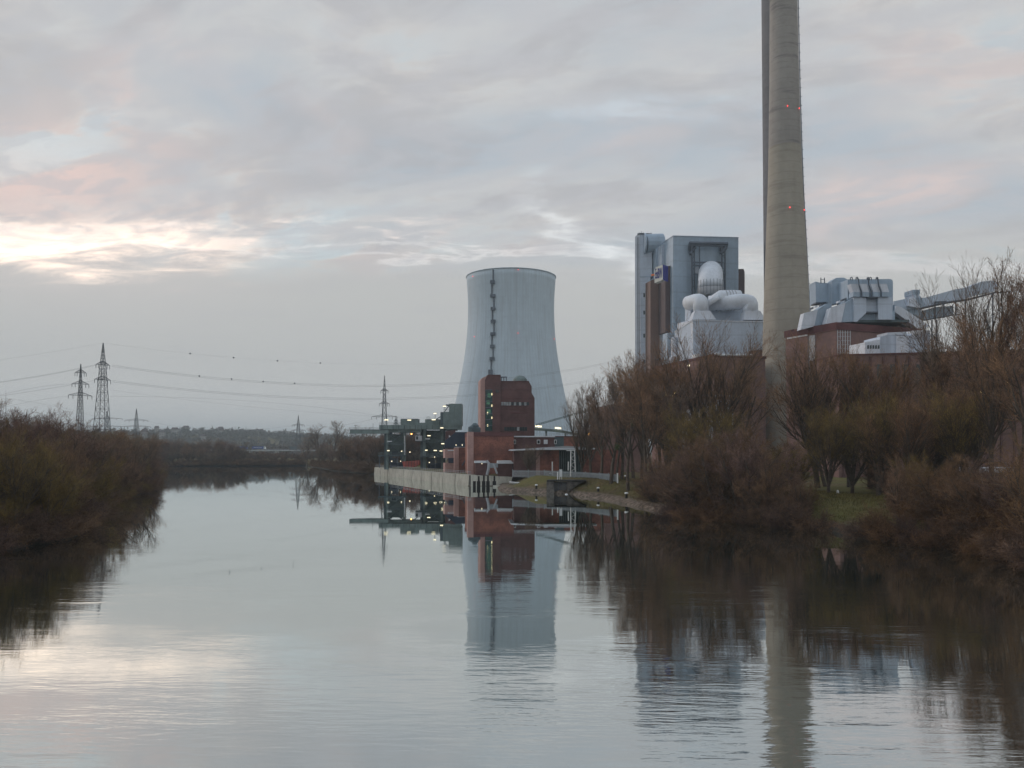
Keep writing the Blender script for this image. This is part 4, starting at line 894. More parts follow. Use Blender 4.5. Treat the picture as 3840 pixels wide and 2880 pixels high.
block(pt_, 4, 800, 592, 965, 604, .3, .4, 'brick_parapet', 'louvre_slot', bt)
for y in (330, 430, 550, 690): block(pt_, 4, 689, y, 1034 if y < 380 else 1069, y + 3, .2, .5, 'brick_parapet', 'string_course', bt)
mb = MB(); q = lambda x, y, b=2: pt_.pt(*C(4, x, y), b)
for x in (695, 722, 750): mb.tube([q(x, 238), q(x, 195)], .16, 5)
mb.tube([q(688, 193), q(757, 193)], .22, 5); mb.tube([q(688, 193, 5), q(757, 193, 5)], .22, 5)
for x in (695, 750): mb.tube([q(x, 193), q(x, 193, 5)], .2, 5)
mb.build('roof_frame', M['steel_dark'], bt)
mb = MB(); c0 = q(905, 245, 6); mb.lathe(c0, [(2.8, c0.z), (2.6, c0.z + 1), (1.6, c0.z + 2), (.3, c0.z + 2.4)], 12); mb.build('roof_dome', M['green_steel'], bt)
mb = MB(); 
for x, y in ((578, 138), (620, 150), (600, 158)): mb.tube([q(x, 170), q(x, y)], .10, 4)
mb.build('antenna', M['steel_dark'], bt)
# long low wing right of the hall
pw = Plane(C(4, 830, 0)[0], 262, 4)
wg = thing('brick_wing', 'long low dark brick wing with small square windows behind the canopy roof', 'building', tuple(pw.o.xy) + (3.2,))
block(pw, 4, 832, 872, 1300, None, 14, 0, 'brick_dark', 'wall', wg); block(pw, 4, 1300, 866, 1400, None, 15, -.3, 'green_steel_dark', 'dark_wall', wg); block(pw, 4, 1400, 866, 1990, None, 14, -.1, 'brick', 'far_wall', wg)
block(pw, 4, 828, 858, 1305, 872, 14.8, -.4, 'roof_pale', 'roof', wg); block(pw, 4, 1300, 860, 1992, 867, 14.8, -.5, 'brick_parapet', 'roof_edge', wg)
for x, w in ((846, 14), (1115, 18), (1196, 22), (1306, 14)):
    f_ = block(pw, 4, x - w, 902, x + w, 950, .25, -.45, 'roof_pale' if w > 20 else 'white_paint', 'window', wg)
    if w < 20: block(pw, 4, x - w + 5, 908, x + w - 5, 944, .1, -.56, 'glass', 'pane', f_)
rail(wg, 1075, 1500, 858, 832, 3, 18, 'roof_railing', pw, 4)
# canopy building
pk = Plane(C(4, 830, 0)[0], 240, 3)
cn = thing('canopy_building', 'brick building under a shallow grey canopy roof with dark tall gates', 'building', tuple(pk.o.xy) + (3.2,))
block(pk, 4, 838, 1020, 1086, None, 10, 0, 'brick_dark', 'wall', cn); block(pk, 4, 1086, 1020, 1130, None, 10.2, -.2, 'brick_pale_or_lit', 'pilaster', cn); block(pk, 4, 1130, 1016, 1345, None, 10, .05, 'brick', 'wall', cn)
block(pk, 4, 1345, 1018, 1618, None, 10, .6, 'glass', 'gate', cn); block(pk, 4, 1618, 1012, 2060, None, 10, .1, 'brick', 'wall', cn)
for k in range(13): block(pk, 4, 1352 + k * 21, 1030, 1355 + k * 21, None, .15, .35, 'green_steel', 'gate_bar', cn)
mb = MB(); mb.slab(pk, [C(4, 798, 1020), C(4, 815, 1012), C(4, 1120, 992), C(4, 1440, 972), C(4, 1600, 982), C(4, 1772, 998), C(4, 1772, 1008), C(4, 1440, 1012), C(4, 1120, 1012), C(4, 800, 1026)], 14, front=-2.5); mb.build('roof', M['roof_grey'], cn)
mb = MB(); mb.tube([pk.pt(*C(4, 800, 1022), -2.7), pk.pt(*C(4, 1120, 1011), -2.7), pk.pt(*C(4, 1440, 1010), -2.7), pk.pt(*C(4, 1772, 1003), -2.7)], .22, 5); mb.build('gutter', M['roof_pale'], cn)
# white lattice stand
pm = Plane(C(4, 1478, 0)[0], 212, 0); ws = thing('lattice_stand', 'white steel lattice stand in front of the dark gates', 'mast', tuple(pm.o.xy) + (3.3,))
mb = MB(); A = lambda x, y, b=0: pm.pt(*C(4, x, y), b)
mb.tube([A(1477, 1318), A(1481, 1020)], .16, 5); mb.tube([A(1534, 1318), A(1523, 1020)], .13, 5); mb.tube([A(1430, 1024), A(1530, 1022)], .12, 5)
n_ = 7
for k in range(n_):
    y0 = 1300 - k * 38; y1 = y0 - 38; xa = 1478 + k * .4; xb = 1533 - k * 1.4; mb.tube([A(xa, y0), A(xb, y1)] if k % 2 else [A(xb, y0), A(xa, y1)], .07, 4)
mb.build('frame', M['white_paint'], ws)
mb = MB(); mb.tube([A(1450, 1250), A(1452, 1150)], .14, 5); mb.build('post', M['white_paint'], ws)
# curved conveyor bridge behind
pv = Plane(C(4, 1075, 0)[0], 330, 0); cb = thing('curved_conveyor', 'green-grey curving conveyor bridge behind the low wing', 'conveyor', tuple(pv.pt(*C(4, 1300, 800)).xy) + (3.2,))
mb = MB(); top = [(1040, 765), (1150, 772), (1270, 782), (1390, 796), (1480, 812), (1590, 832), (1700, 860)]
poly = [C(4, *v) for v in top] + [C(4, x, y + 26) for x, y in top[::-1]]
for i in range(len(top) - 1): mb.slab(pv, [C(4, top[i][0], top[i][1] + 26), C(4, top[i + 1][0], top[i + 1][1] + 26), C(4, *top[i + 1]), C(4, *top[i])], 3.5, front=i * .6)
mb.build('gallery', M['green_steel'], cb)
for x, y in ((1200, 800), (1420, 822), (1640, 860)):
    mb = MB(); q = pv.pt(*C(4, x, y), 2); mb.tube([q, Vector((q.x, q.y, 3))], .4, 6); mb.build('support', M['green_steel'], cb)
for x, y in ((1100, 748), (1128, 752), (1322, 768), (1348, 772)):
    q = pv.pt(*C(4, x, y), -.5); mb = MB(); mb.cube(q.x - .8, q.x + .8, q.y - .2, q.y, q.z - .32, q.z + .32); l_ = mb.build('lamp', M['lamp_warm'], cb); mb = MB(); mb.tube([q + Vector((0, .1, -.3)), q + Vector((0, .3, -2.6))], .08, 4); mb.build('lamp_post', M['green_steel'], l_)
# stacker with inclined boom
ps = Plane(C(4, 1750, 0)[0], 300, 0); st = thing('coal_stacker', 'dark lattice coal stacker with a long inclined boom rising to its mast', 'stacker', tuple(ps.o.xy) + (3.2,))
B = lambda x, y, b=0: ps.pt(*C(4, x, y), b)
mb = MB(); 
for dy, bk in ((0, 0), (14, 0), (0, 1.6), (14, 1.6)): mb.tube([B(1085, 728 + dy, bk), B(1740, 545 + dy, bk)], .16, 4)
for k in range(26):
    x0 = 1085 + k * 25.2; y0 = 728 - k * 7.04; mb.tube([B(x0, y0), B(x0 + 25, y0 + 7)], .09, 4, caps=False)
mb.build('boom', M['green_steel'], st)
mb = MB(); 
for a, b_ in [((1745, 540), (1760, 900)), ((1765, 540), (1775, 900)), ((1745, 545), (1620, 830)), ((1760, 560), (1640, 840)), ((1762, 560), (1800, 800)), ((1745, 700), (1775, 640)), ((1745, 640), (1775, 700)), ((1700, 660), (1755, 760)), ((1660, 760), (1770, 760)), ((1620, 830), (1790, 850))]: mb.tube([B(*a), B(*b_)], .34, 5)
mb.slab(ps, [B and C(4, 1735, 760), C(4, 1740, 545), C(4, 1775, 545), C(4, 1790, 900), C(4, 1735, 900)], 2.0, front=.8); mb.build('mast', M['steel_dark'], st)
q = B(1680, 832, -1); mb = MB(); mb.ball(q, .5); mb.build('lamp', M['lamp_orange'], st)
for x, y in ((1632, 790), (1668, 795), (1640, 810)): mb = MB(); q = B(x, y, -.4); mb.ball(q, .5); mb.build('pulley', M['roof_grey'], st)

# palisade fence: five panels of thin pales
fn = thing('palisade_fence', 'pale grey-blue metal palisade fence along the top of the grass bank', 'fence', (20, 215, 3.3))
fp = [(821, 1245, 229), (1180, 1250, 222), (1500, 1262, 212), (1800, 1280, 200), (2012, 1295, 190)]
for (xa, ya, da), (xb, yb, db) in zip(fp, fp[1:]):
    a = at(*C(4, xa, ya), da); b_ = at(*C(4, xb, yb), db); L = (b_ - a).length; n_ = int(L / .24); mb = MB()
    dirn = (b_ - a).normalized(); 
    for k in range(n_):
        t_ = k / n_; q = a.lerp(b_, t_); zg = 3.2; mb.cube(q.x - .055, q.x + .055, q.y - .02, q.y + .02, zg, q.z + .05 * math.sin(k * 3.1))
    mb.build('pales', M['fence_metal'], fn)
    mb = MB()
    for f_ in (.22, .82): mb.tube([Vector((a.x, a.y + .05, 3.2 + (a.z - 3.2) * f_)), Vector((b_.x, b_.y + .05, 3.2 + (b_.z - 3.2) * f_))], .06, 4)
    mb.build('rail', M['fence_metal'], fn)
for k in range(9):
    t_ = k / 8 * 3.999; i = int(t_); a = at(*C(4, fp[i][0], fp[i][1]), fp[i][2]); b_ = at(*C(4, fp[i + 1][0], fp[i + 1][1]), fp[i + 1][2]); q = a.lerp(b_, t_ - i)
    mb = MB(); mb.cube(q.x - .1, q.x + .1, q.y - .12, q.y - .03, 3.1, q.z + .2); mb.build('post', M['fence_metal'], fn)
# notice board, white posts
q = at(*C(4, 1366, 1280), 205); sg = thing('notice_board', 'blank white notice board on posts in front of the palisade fence', 'sign', (q.x, q.y, 3.2))
mb = MB(); mb.cube(q.x - .36, q.x + .36, q.y - .05, q.y + .05, q.z - .9, q.z + .95); mb.build('board', M['white_paint'], sg)
mb = MB(); mb.tube([Vector((q.x - .25, q.y + .1, 2.8)), Vector((q.x - .25, q.y + .1, q.z + 1))], .08, 6); mb.tube([Vector((q.x + .25, q.y + .1, 2.8)), Vector((q.x + .25, q.y + .1, q.z + 1))], .08, 6); mb.build('post', M['white_paint'], sg)
for x, y0, y1, d, nm in [(1331, 1272, 1325, 206, 'short white post just left of the notice board'), (1270, 1155, 1250, 228, 'thin pale pole rising behind the fence left of the notice board'), (2008, 1285, 1370, 188, 'pale post at the right end of the palisade fence')]:
    a = at(*C(4, x, y0), d); zb = 3.1; mb = MB(); mb.tube([Vector((a.x, a.y, zb)), a], .16, 6); mb.tube([a, a + Vector((0, 0, .12))], [.2, .2], 6); tag(mb.build('marker_post', M['white_paint'], loc=(a.x, a.y, zb)), nm, 'post', 'pale posts by the palisade fence')
# mooring bollards along the path
BO = [(1090, 1440, 1.0, 'dark bollard with a pale top on the riverside path left of the stone outfall'), (1430, 1470, .8, 'pale-topped bollard on the path just right of the stone outfall'), (1790, 1490, .8, 'small whitish bollard low on the grass bank right of the outfall'), (1248, 1305, 3.2, 'black bollard on the grass in front of the fence')]
def bollard(p, lab):
    o = thing('bollard', lab, 'bollard', tuple(p), 'bollards along the river path'); mb = MB(); mb.lathe(p, [(.28, p.z - .1), (.22, p.z + .5), (.25, p.z + .75)], 12); mb.build('post', M['timber_black'], o); mb = MB(); mb.lathe(p, [(.27, p.z + .75), (.38, p.z + .8), (.38, p.z + 1.0), (.2, p.z + 1.1)], 12); mb.build('cap', M['white_paint'], o)
for x, y, z, lab in BO: p = onz(*C(4, x, y + 14), z); p.z = float(ground_z(p.x, p.y)) if z < 3 else z; bollard(p, lab)
for x, y, z, lab in [(551, 1252, 1.0, 'pale-topped black bollard at the path edge below the bank trees'), (545, 1122, 3.0, 'small bollard at the foot of the second bank tree')]: p = onz(*C(7, x, y), z); p.z = float(ground_z(p.x, p.y)); bollard(p, lab)
# stone outfall
po = Plane(C(4, 1205, 0)[0], 199.6, -6); so = thing('stone_outfall', 'dark stone outfall chamber built into the grass bank', 'retaining wall', tuple(po.o.xy) + (.5,))
block(po, 4, 1205, 1372, 1290, None, 5, 0, 'stone', 'wing_wall', so, zb=-.5); block(po, 4, 1290, 1385, 1440, None, 5, 1.2, 'stone', 'back_wall', so, zb=-.5)
mb = MB(); mb.slab(po, [C(4, 1440, 1500), C(4, 1440, 1372), C(4, 1640, 1372), C(4, 1560, 1410)], 4, front=.4); mb.build('wing_wall', M['stone'], so); block(po, 4, 1208, 1360, 1650, 1373, 6, -.3, 'timber_black', 'coping', so)
for k in range(7): block(po, 4, 1300 + k * 20, 1388, 1304 + k * 20, None, .15, .9, 'steel_dark', 'grating_bar', so, zb=-.2)
# little boat on the bank
q = onz(*C(4, 905, 1408), 1.1); bo = thing('dinghy', 'small white dinghy pulled up on the bank beside the quay end', 'boat', (q.x, q.y, 1.0))
mb = MB(); mb.smooth = True; vs = []; fs = []; nb = 9
for i in range(nb):
    t_ = i / (nb - 1); x = q.x - 3.1 + 6.0 * t_; w = 1.05 * math.sin(math.pi * min(1, .25 + t_ * .75)) ** .6 + .03; sh_ = .25 * (2 * t_ - 1) ** 2
    for a_ in range(7): an2 = math.pi * a_ / 6; vs.append((x, q.y - w * math.cos(an2), 1.75 + sh_ - .75 * math.sin(an2)))
for i in range(nb - 1):
    for a_ in range(6): fs.append((i * 7 + a_, i * 7 + a_ + 1, (i + 1) * 7 + a_ + 1, (i + 1) * 7 + a_))
    fs.append((i * 7, (i + 1) * 7, (i + 1) * 7 + 6, i * 7 + 6))
mb.add(vs, fs); mb.build('hull', M['white_paint'], bo)
mb = MB(); mb.cube(q.x - .2, q.x + .3, q.y - .9, q.y + .9, 1.78, 1.86); mb.build('thwart', M['timber_black'], bo)
mb = MB(); mb.cube(q.x - 2.0, q.x + 1.5, q.y - .4, q.y + .4, .6, 1.1); mb.build('chock', M['timber_black'], bo)
# ================================================================== boiler house complex (behind)
p5 = Plane(C(5, 620, 0)[0], 405, 12)
bo5 = thing('boiler_house', 'towering blue-grey clad boiler house with framed duct on its front', 'power station block', tuple(p5.o.xy) + (3,))
def blk5(*a, **k): return block(p5, 5, *a, par=bo5, **k) if False else None
def S(pl, cr, pts, d, front, mt, name, par):
    mb = MB(); mb.slab(pl, [C(cr, *v) for v in pts], d, front); return mb.build(name, M[mt], par)
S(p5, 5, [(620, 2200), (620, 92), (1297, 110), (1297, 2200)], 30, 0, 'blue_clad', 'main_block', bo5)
S(p5, 5, [(618, 90), (1300, 108), (1300, 114), (618, 97)], 30.4, -.25, 'grey_clad', 'roof_edge', bo5)
# left return wall: evening light painted in as paler cladding
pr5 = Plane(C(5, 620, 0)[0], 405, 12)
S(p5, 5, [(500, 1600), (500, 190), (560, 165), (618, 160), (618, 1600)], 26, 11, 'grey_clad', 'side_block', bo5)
S(p5, 5, [(385, 2200), (385, 560), (545, 500), (545, 2200)], 14, 13.5, 'brown_clad', 'brown_annex', bo5)
S(p5, 5, [(540, 1095), (540, 415), (606, 400), (609, 1095)], 9, 3.5, 'brown_clad_dark', 'shaded_brown_bay', bo5)  # same brown cladding darkened for its side away from the light
S(p5, 5, [(560, 2200), (560, 1100), (700, 1100), (700, 2200)], 6, -1, 'blue_clad', 'lower_bay', bo5)
S(p5, 5, [(1300, 2000), (1300, 438), (1350, 438), (1362, 470), (1362, 2000)], 10, 22, 'brown_clad_dark', 'rear_stair_block', bo5)
S(p5, 5, [(380, 640), (445, 600), (500, 570), (500, 190), (440, 225), (440, 520), (380, 560)], 6, 16, 'blue_clad', 'link_block', bo5)
for x0, y0, x1, y1 in [(470, 1265, 540, 1370)]:
    S(p5, 5, [(x0, y1), (x0, y0), (x1, y0 - 6), (x1, y1 - 8)], .3, 13.1, 'steel_dark', 'louvre', bo5)
S(p5, 5, [(440, 1376), (545, 1360), (545, 1368), (440, 1384)], 1.5, 12, 'steel_dark', 'canopy', bo5)
# slim stair tower
pst = Plane(C(5, 300, 0)[0], 424, -8)
sl = thing('stair_tower', 'slim pale stair and lift tower left of the boiler house', 'tower', tuple(p5.pt(*C(5, 330, 1700), 20).xy) + (3,))
S(pst, 5, [(228, 2200), (225, 104), (255, 80), (275, 78), (300, 2200)], 9, .3, 'white_clad', 'side_wall', sl)  # paler cladding paints light onto this left strip
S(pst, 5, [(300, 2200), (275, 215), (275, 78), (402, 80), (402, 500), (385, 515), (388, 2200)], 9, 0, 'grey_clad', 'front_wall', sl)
S(pst, 5, [(250, 78), (250, 68), (290, 64), (400, 70), (404, 82)], 9.4, -.25, 'steel_dark', 'roof_edge', sl)
for x0, x1 in ((247, 252), (262, 266), (284, 287)): S(pst, 5, [(x0 + 10, 2200), (x0, 110), (x1, 110), (x1 + 10, 2200)], .3, .1, 'steel_dark', 'joint', sl)
S(pst, 5, [(275, 515), (402, 510), (402, 518), (275, 522)], .4, -.2, 'blue_clad', 'belt', sl)
for y in (690, 870, 1110, 1380): S(pst, 5, [(312, y + 40), (311, y), (328, y), (329, y + 40)], .3, -.15, 'glass', 'window', sl)
mb = MB(); 
for x in (270, 290, 310, 390): mb.tube([pst.pt(*C(5, x, 70), 2), pst.pt(*C(5, x, 45 if x == 290 else 58), 2)], .12, 4)
mb.build('antenna', M['steel_dark'], sl)
mb = MB(); q0 = p5.pt(*C(5, 402, 178), 20); q1 = p5.pt(*C(5, 510, 170), 20); mb.tube([q0 + Vector((-3.5, 0, 0)), q1], 5.0, 16); mb.tube([q0 + Vector((-4.4, 0, 0)), q0 + Vector((-3.5, 0, 0))], 5.6, 16); mb.build('link_drum', M['blue_clad'], sl)
mb = MB()
for x in (412, 440, 470, 500): mb.tube([p5.pt(*C(5, x, 132), 20), p5.pt(*C(5, x, 110), 20)], .12, 4)
mb.tube([p5.pt(*C(5, 412, 116), 20), p5.pt(*C(5, 500, 116), 20)], .10, 4); mb.build('roof_rail', M['steel_dark'], sl)
# company sign box
psn = Plane(C(5, 512, 0)[0], 396, -42)
sn = thing('company_sign', 'cream illuminated company sign with blue letters high on the brown annex', 'sign', tuple(psn.pt(*C(5, 470, 500)).xy) + (psn.pt(*C(5, 470, 590)).z,))
S(psn, 5, [(427, 585), (425, 445), (440, 420), (512, 396), (513, 548)], 3.2, 0, 'sign_face', 'face', sn)
S(psn, 5, [(514, 545), (513, 392), (528, 398), (529, 560)], 3.6, -.1, 'sign_blue', 'side', sn)
S(psn, 5, [(395, 510), (388, 495), (424, 488), (424, 506)], 1.0, -.05, 'orange_paint', 'orange_mark', sn)
fc = bpy.data.curves.new('lettering', 'FONT'); fc.body = 'EnBW'; fc.extrude = .06; fc.size = 5.6; fc.offset = .05; fc.align_x = 'CENTER'; fc.align_y = 'CENTER'
lt = bpy.data.objects.new('lettering', fc); COL.objects.link(lt); lt.parent = sn; fc.materials.append(M['sign_blue'])
q = psn.pt(*C(5, 468, 488), -.12); lt.location = q - Vector(sn['_o']); lt.rotation_euler = (R(90), 0, R(-42)); lt.scale = (1.1, 1, 1)
W_ = (psn.pt(*C(5, 511, 488)) - psn.pt(*C(5, 429, 488))).length; lt.scale = (W_ * .92 / (5.6 * 2.75), 1.25, 1)
bpy.context.view_layer.update(); lm_ = bpy.data.meshes.new_from_object(lt.evaluated_get(bpy.context.evaluated_depsgraph_get())); l2 = bpy.data.objects.new('lettering', lm_); COL.objects.link(l2)
l2.parent = sn; l2.location = lt.location; l2.rotation_euler = lt.rotation_euler; l2.scale = lt.scale; bpy.data.objects.remove(lt); l2.name = 'lettering'
# front frame
fm = MB(); A = lambda x, y, b=-3: p5.pt(*C(5, x, y), b)
fm.tube([A(820, 980), A(815, 165)], .55, 5); fm.tube([A(845, 700), A(838, 240)], .35, 5); fm.tube([A(1128, 730), A(1122, 165)], .45, 5); fm.tube([A(1160, 730), A(1155, 165)], .45, 5); fm.tube([A(895, 470), A(893, 165)], .3, 5)
fm.tube([A(790, 172), A(1185, 178)], .9, 5); fm.tube([A(790, 195), A(1185, 200)], .5, 5); fm.tube([A(810, 372), A(1130, 372)], .5, 5); fm.tube([A(810, 400), A(1130, 400)], .4, 5); fm.tube([A(795, 280), A(855, 215)], .7, 5); fm.tube([A(1110, 280), A(1170, 215)], .7, 5)
for x in (795, 1120, 1180): fm.tube([A(x, 178, -3), A(x, 178, 0)], .6, 5)
for k in range(10): fm.tube([A(800 + k * 38, 172), A(819 + k * 38, 198)], .15, 4); 
for k in range(8): fm.tube([A(815, 240 + k * 60), A(843, 270 + k * 60)], .13, 4); fm.tube([A(1126, 240 + k * 60), A(1158, 270 + k * 60)], .13, 4)
for y in (300, 460, 520, 600): fm.tube([A(1126, y), A(1158, y)], .25, 4)
fm.build('lifting_frame', M['steel_dark'], bo5)
for x0, x1, y0, y1 in ((785, 850, 160, 290), (1105, 1183, 165, 270)): S(p5, 5, [(x0, y0 + 70), (x0 + 8, y0), (x1, y0), (x1, y0 + 60), (x1 - 30, y1), (x0 + 15, y1)], 1.2, -1.8, 'steel_dark', 'hoist_bracket', bo5)
for x, y, r in ((870, 450, 30), (1095, 445, 22)): mb = MB(); mb.slab(p5, [C(5, x + r * 1.1 * math.cos(a_), y + r * 1.3 * math.sin(a_)) for a_ in [k * math.pi / 4 for k in range(8)]], .6, -1.0); mb.build('cover_plate', M['white_clad'], bo5)
# big duct elbow on the front
mb = MB(); mb.smooth = True; c_ = C(5, 1010, 590); k5 = 405 / F / 2.765
rr_ = 125 * k5; cpt = p5.pt(*C(5, 1010, 600), -13)
arc = [p5.pt(*C(5, 1000, 560), -1)] + [cpt + p5.n * (12 * math.cos(a_)) + Vector((0, 0, 0)) + Vector((0, 0, rr_ * .95 * math.sin(a_))) for a_ in [R(v) for v in (60, 90, 120, 150)]]
# elbow: leaves the wall, turns down
e0 = p5.pt(*C(5, 1005, 545), 0); path = []
for a_ in range(0, 91, 10): path.append(p5.pt(*C(5, 1008, 600), -13 * math.sin(R(a_))) + Vector((0, 0, 8.0 * math.cos(R(a_)) - 2)))
mb.tube([p + Vector((0, 0, 0)) for p in path], [rr_] * len(path), 28); mb.build('duct_elbow', M['duct'], bo5)
mb = MB(); mb.tube([e0 + p5.n * -.3 + Vector((0, 0, 1.5)), e0 + p5.n * -1.6 + Vector((0, 0, 1.5))], rr_ * 1.14, 28); mb.build('duct_collar', M['green_steel'], bo5)
mb = MB(); mb.smooth = True; q0 = path[-1]; zb_ = p5.pt(*C(5, 1008, 712), -13).z; mb.tube([Vector((q0.x, q0.y, q0.z + .2)), Vector((q0.x, q0.y, zb_))], rr_ * 1.03, 28); mb.build('duct_lower_band', M['roof_grey'], bo5)
mb = MB(); mb.smooth = True; zc_ = p5.pt(*C(5, 1058, 785), -13).z; mb.tube([Vector((q0.x, q0.y, zb_)), Vector((q0.x + 2, q0.y, zc_))], [rr_ * .75, rr_ * .15], 20); mb.build('duct_cone', M['blue_clad'], bo5)
mb = MB()
for k in range(13): a_ = math.pi * (1 + k / 12); q = Vector((q0.x + (rr_ * 1.07) * math.cos(a_), q0.y + rr_ * 1.07 * math.sin(a_), 0)); mb.tube([Vector((q.x, q.y, zb_)), Vector((q.x, q.y, zb_ + 7))], .12, 4)
mb.build('band_rib', M['steel_dark'], bo5)
# white filter house in front, with its ducts
pf_ = Plane(C(5, 825, 0)[0], 352, 2)
fh = thing('filter_house', 'white clad filter house with two swan-neck ducts in front of the boiler house', 'power station block', tuple(pf_.o.xy) + (3,))
S(pf_, 5, [(826, 2200), (826, 975), (1565, 990), (1565, 2200)], 34, 0, 'grey_clad', 'front_wall', fh)
W0 = [pf_.pt(*C(5, 825, 968)), None]; zt_ = pf_.pt(*C(5, 825, 972)).z
mb = MB(); a0 = pf_.pt(*C(5, 825, 1100)); a1 = Vector((at(*C(5, 664, 1100), 352 + 30).x, 352 + 30, 0)); vd = (Vector((a1.x, a1.y, 0)) - Vector((a0.x, a0.y, 0))); 
zl = at(*C(5, 664, 1005), 382).z
mb.hexa([(a0.x, a0.y, 3), (a0.x + 3, a0.y + 3, 3), (a1.x + 6, a1.y + 1, 3), (a1.x, a1.y, 3), (a0.x, a0.y, zt_ - .05), (a0.x + 3, a0.y + 3, zt_ - .05), (a1.x + 6, a1.y + 1, zl + 2), (a1.x, a1.y, zl)]); mb.build('side_wall', M['white_clad'], fh)
S(pf_, 5, [(822, 976), (822, 966), (1567, 982), (1567, 992)], 34.3, -.25, 'white_clad', 'roof_edge', fh)
S(pf_, 5, [(800, 985), (800, 790), (1000, 800), (1340, 790), (1340, 985)], 10, 16, 'grey_clad', 'duct_house', fh)
for x, y in ((1095, 815), (1070, 862), (1100, 885)): S(pf_, 5, [(x - 8, y + 8), (x - 8, y - 8), (x + 8, y - 8), (x + 8, y + 8)], .4, 15.6, 'navy' if y < 880 else 'roof_pale', 'hatch', fh)
kf = 352 / F / 2.765
def neck(xc, wtop, ydome, wbot, bx0, bx1, back, name, blen):
    r = wtop / 2 * kf; z0 = pf_.pt(*C(5, xc, 885), 6).z; zt = pf_.pt(*C(5, xc, ydome), 6).z; q = pf_.pt(*C(5, xc, 900), 6); zb = pf_.pt(*C(5, xc, 978), 6).z
    path = [Vector((q.x, q.y, z0 - .5))]; zc = zt - r - 1.5; path.append(Vector((q.x, q.y, zc)))
    for a_ in range(15, 91, 15): path.append(Vector((q.x, q.y, zc)) + back * (r * 1.25 * (1 - math.cos(R(a_)))) + Vector((0, 0, 1.5 * math.sin(R(a_)))))
    path.append(path[-1] + back * blen); mb = MB(); mb.smooth = True; mb.tube(path, r, 24); o = mb.build(name, M['duct'], fh)
    mb = MB(); b0 = (xc - bx0) * kf; b1 = (bx1 - xc) * kf; mb.add([(q.x - b0, q.y - b0 * .8, zb), (q.x + b1, q.y - b0 * .8, zb), (q.x + b1, q.y + b0, zb), (q.x - b0, q.y + b0, zb), (q.x - r, q.y - r, z0), (q.x + r, q.y - r, z0), (q.x + r, q.y + r, z0), (q.x - r, q.y + r, z0)], [(0, 1, 5, 4), (1, 2, 6, 5), (2, 3, 7, 6), (3, 0, 4, 7), (4, 5, 6, 7)]); mb.build('duct_hood', M['white_clad'], fh)
    return o, q
bk = (pf_.n * .93 - pf_.u * .36).normalized()
neck(907, 158, 682, 0, 796, 1048, bk, 'left_swan_neck', 5)
neck(1422, 158, 692, 0, 1330, 1560, (-pf_.u * .93 + pf_.n * .36).normalized(), 'right_swan_neck', 14)
mb = MB(); mb.smooth = True; mb.tube([pf_.pt(*C(5, 1075, 800), 12), pf_.pt(*C(5, 1110, 765), 12), pf_.pt(*C(5, 1310, 765), 12)], 4.6, 20); mb.build('cross_duct', M['duct'], fh)
for x in (1150, 1185, 1215, 1245): mb = MB(); q = pf_.pt(*C(5, x, 765), 12); mb.tube([q, q + pf_.u * .35], 4.78, 20); mb.build('duct_band', M['roof_grey'], fh)
mb = MB(); mb.smooth = True; mb.tube([pf_.pt(*C(5, 1000, 755), 8), pf_.pt(*C(5, 1030, 800), 8)], 4.0, 16); mb.build('inner_bend', M['duct'], fh)
S(pf_, 5, [(845, 1390), (845, 1322), (892, 1320), (892, 1390)], 5, -6, 'white_paint', 'plant_box', fh); S(pf_, 5, [(895, 1390), (895, 1322), (962, 1318), (962, 1390)], 5, -5.7, 'blue_clad', 'plant_box', fh)
S(pf_, 5, [(1440, 1500), (1440, 1282), (1520, 1280), (1520, 1500)], 5, -12, 'brick_far', 'roof_house', fh); S(pf_, 5, [(1520, 1500), (1520, 1280), (1576, 1280), (1576, 1500)], 5, -11.7, 'brick_dark', 'roof_house', fh)
# tank and bent pipe at its left foot
q = p5.pt(*C(5, 632, 1150), -22); mb = MB(); mb.smooth = True; r_ = 31 * k5; mb.lathe(q, [(r_, 3), (r_, q.z - 1), (r_ * .8, q.z), (.1, q.z + .4)], 24); tag(mb.build('storage_tank', M['white_clad'], loc=(q.x, q.y, 3)), 'tall slim white cylindrical tank left of the filter house', 'tank')
pe_ = Plane(C(5, 600, 0)[0], 340, 16); mb = MB(); mb.smooth = True; E = lambda x, y: pe_.pt(*C(5, x, y), 0)
mb.tube([E(600, 1600), E(600, 1400), E(604, 1372), E(618, 1356), E(640, 1352), E(658, 1362)], 27 * 340 / F / 2.765, 18); pp_ = mb.build('vent_pipe', M['duct'], loc=tuple(pe_.o.xy) + (20,)); tag(pp_, 'white bent vent pipe with a dark green mouth above the brown brick hall', 'pipe')
mb = MB(); mb.tube([E(648, 1374), E(664, 1374)], 2.0, 14); mb.build('pipe_mouth', M['green_steel_dark'], pp_)
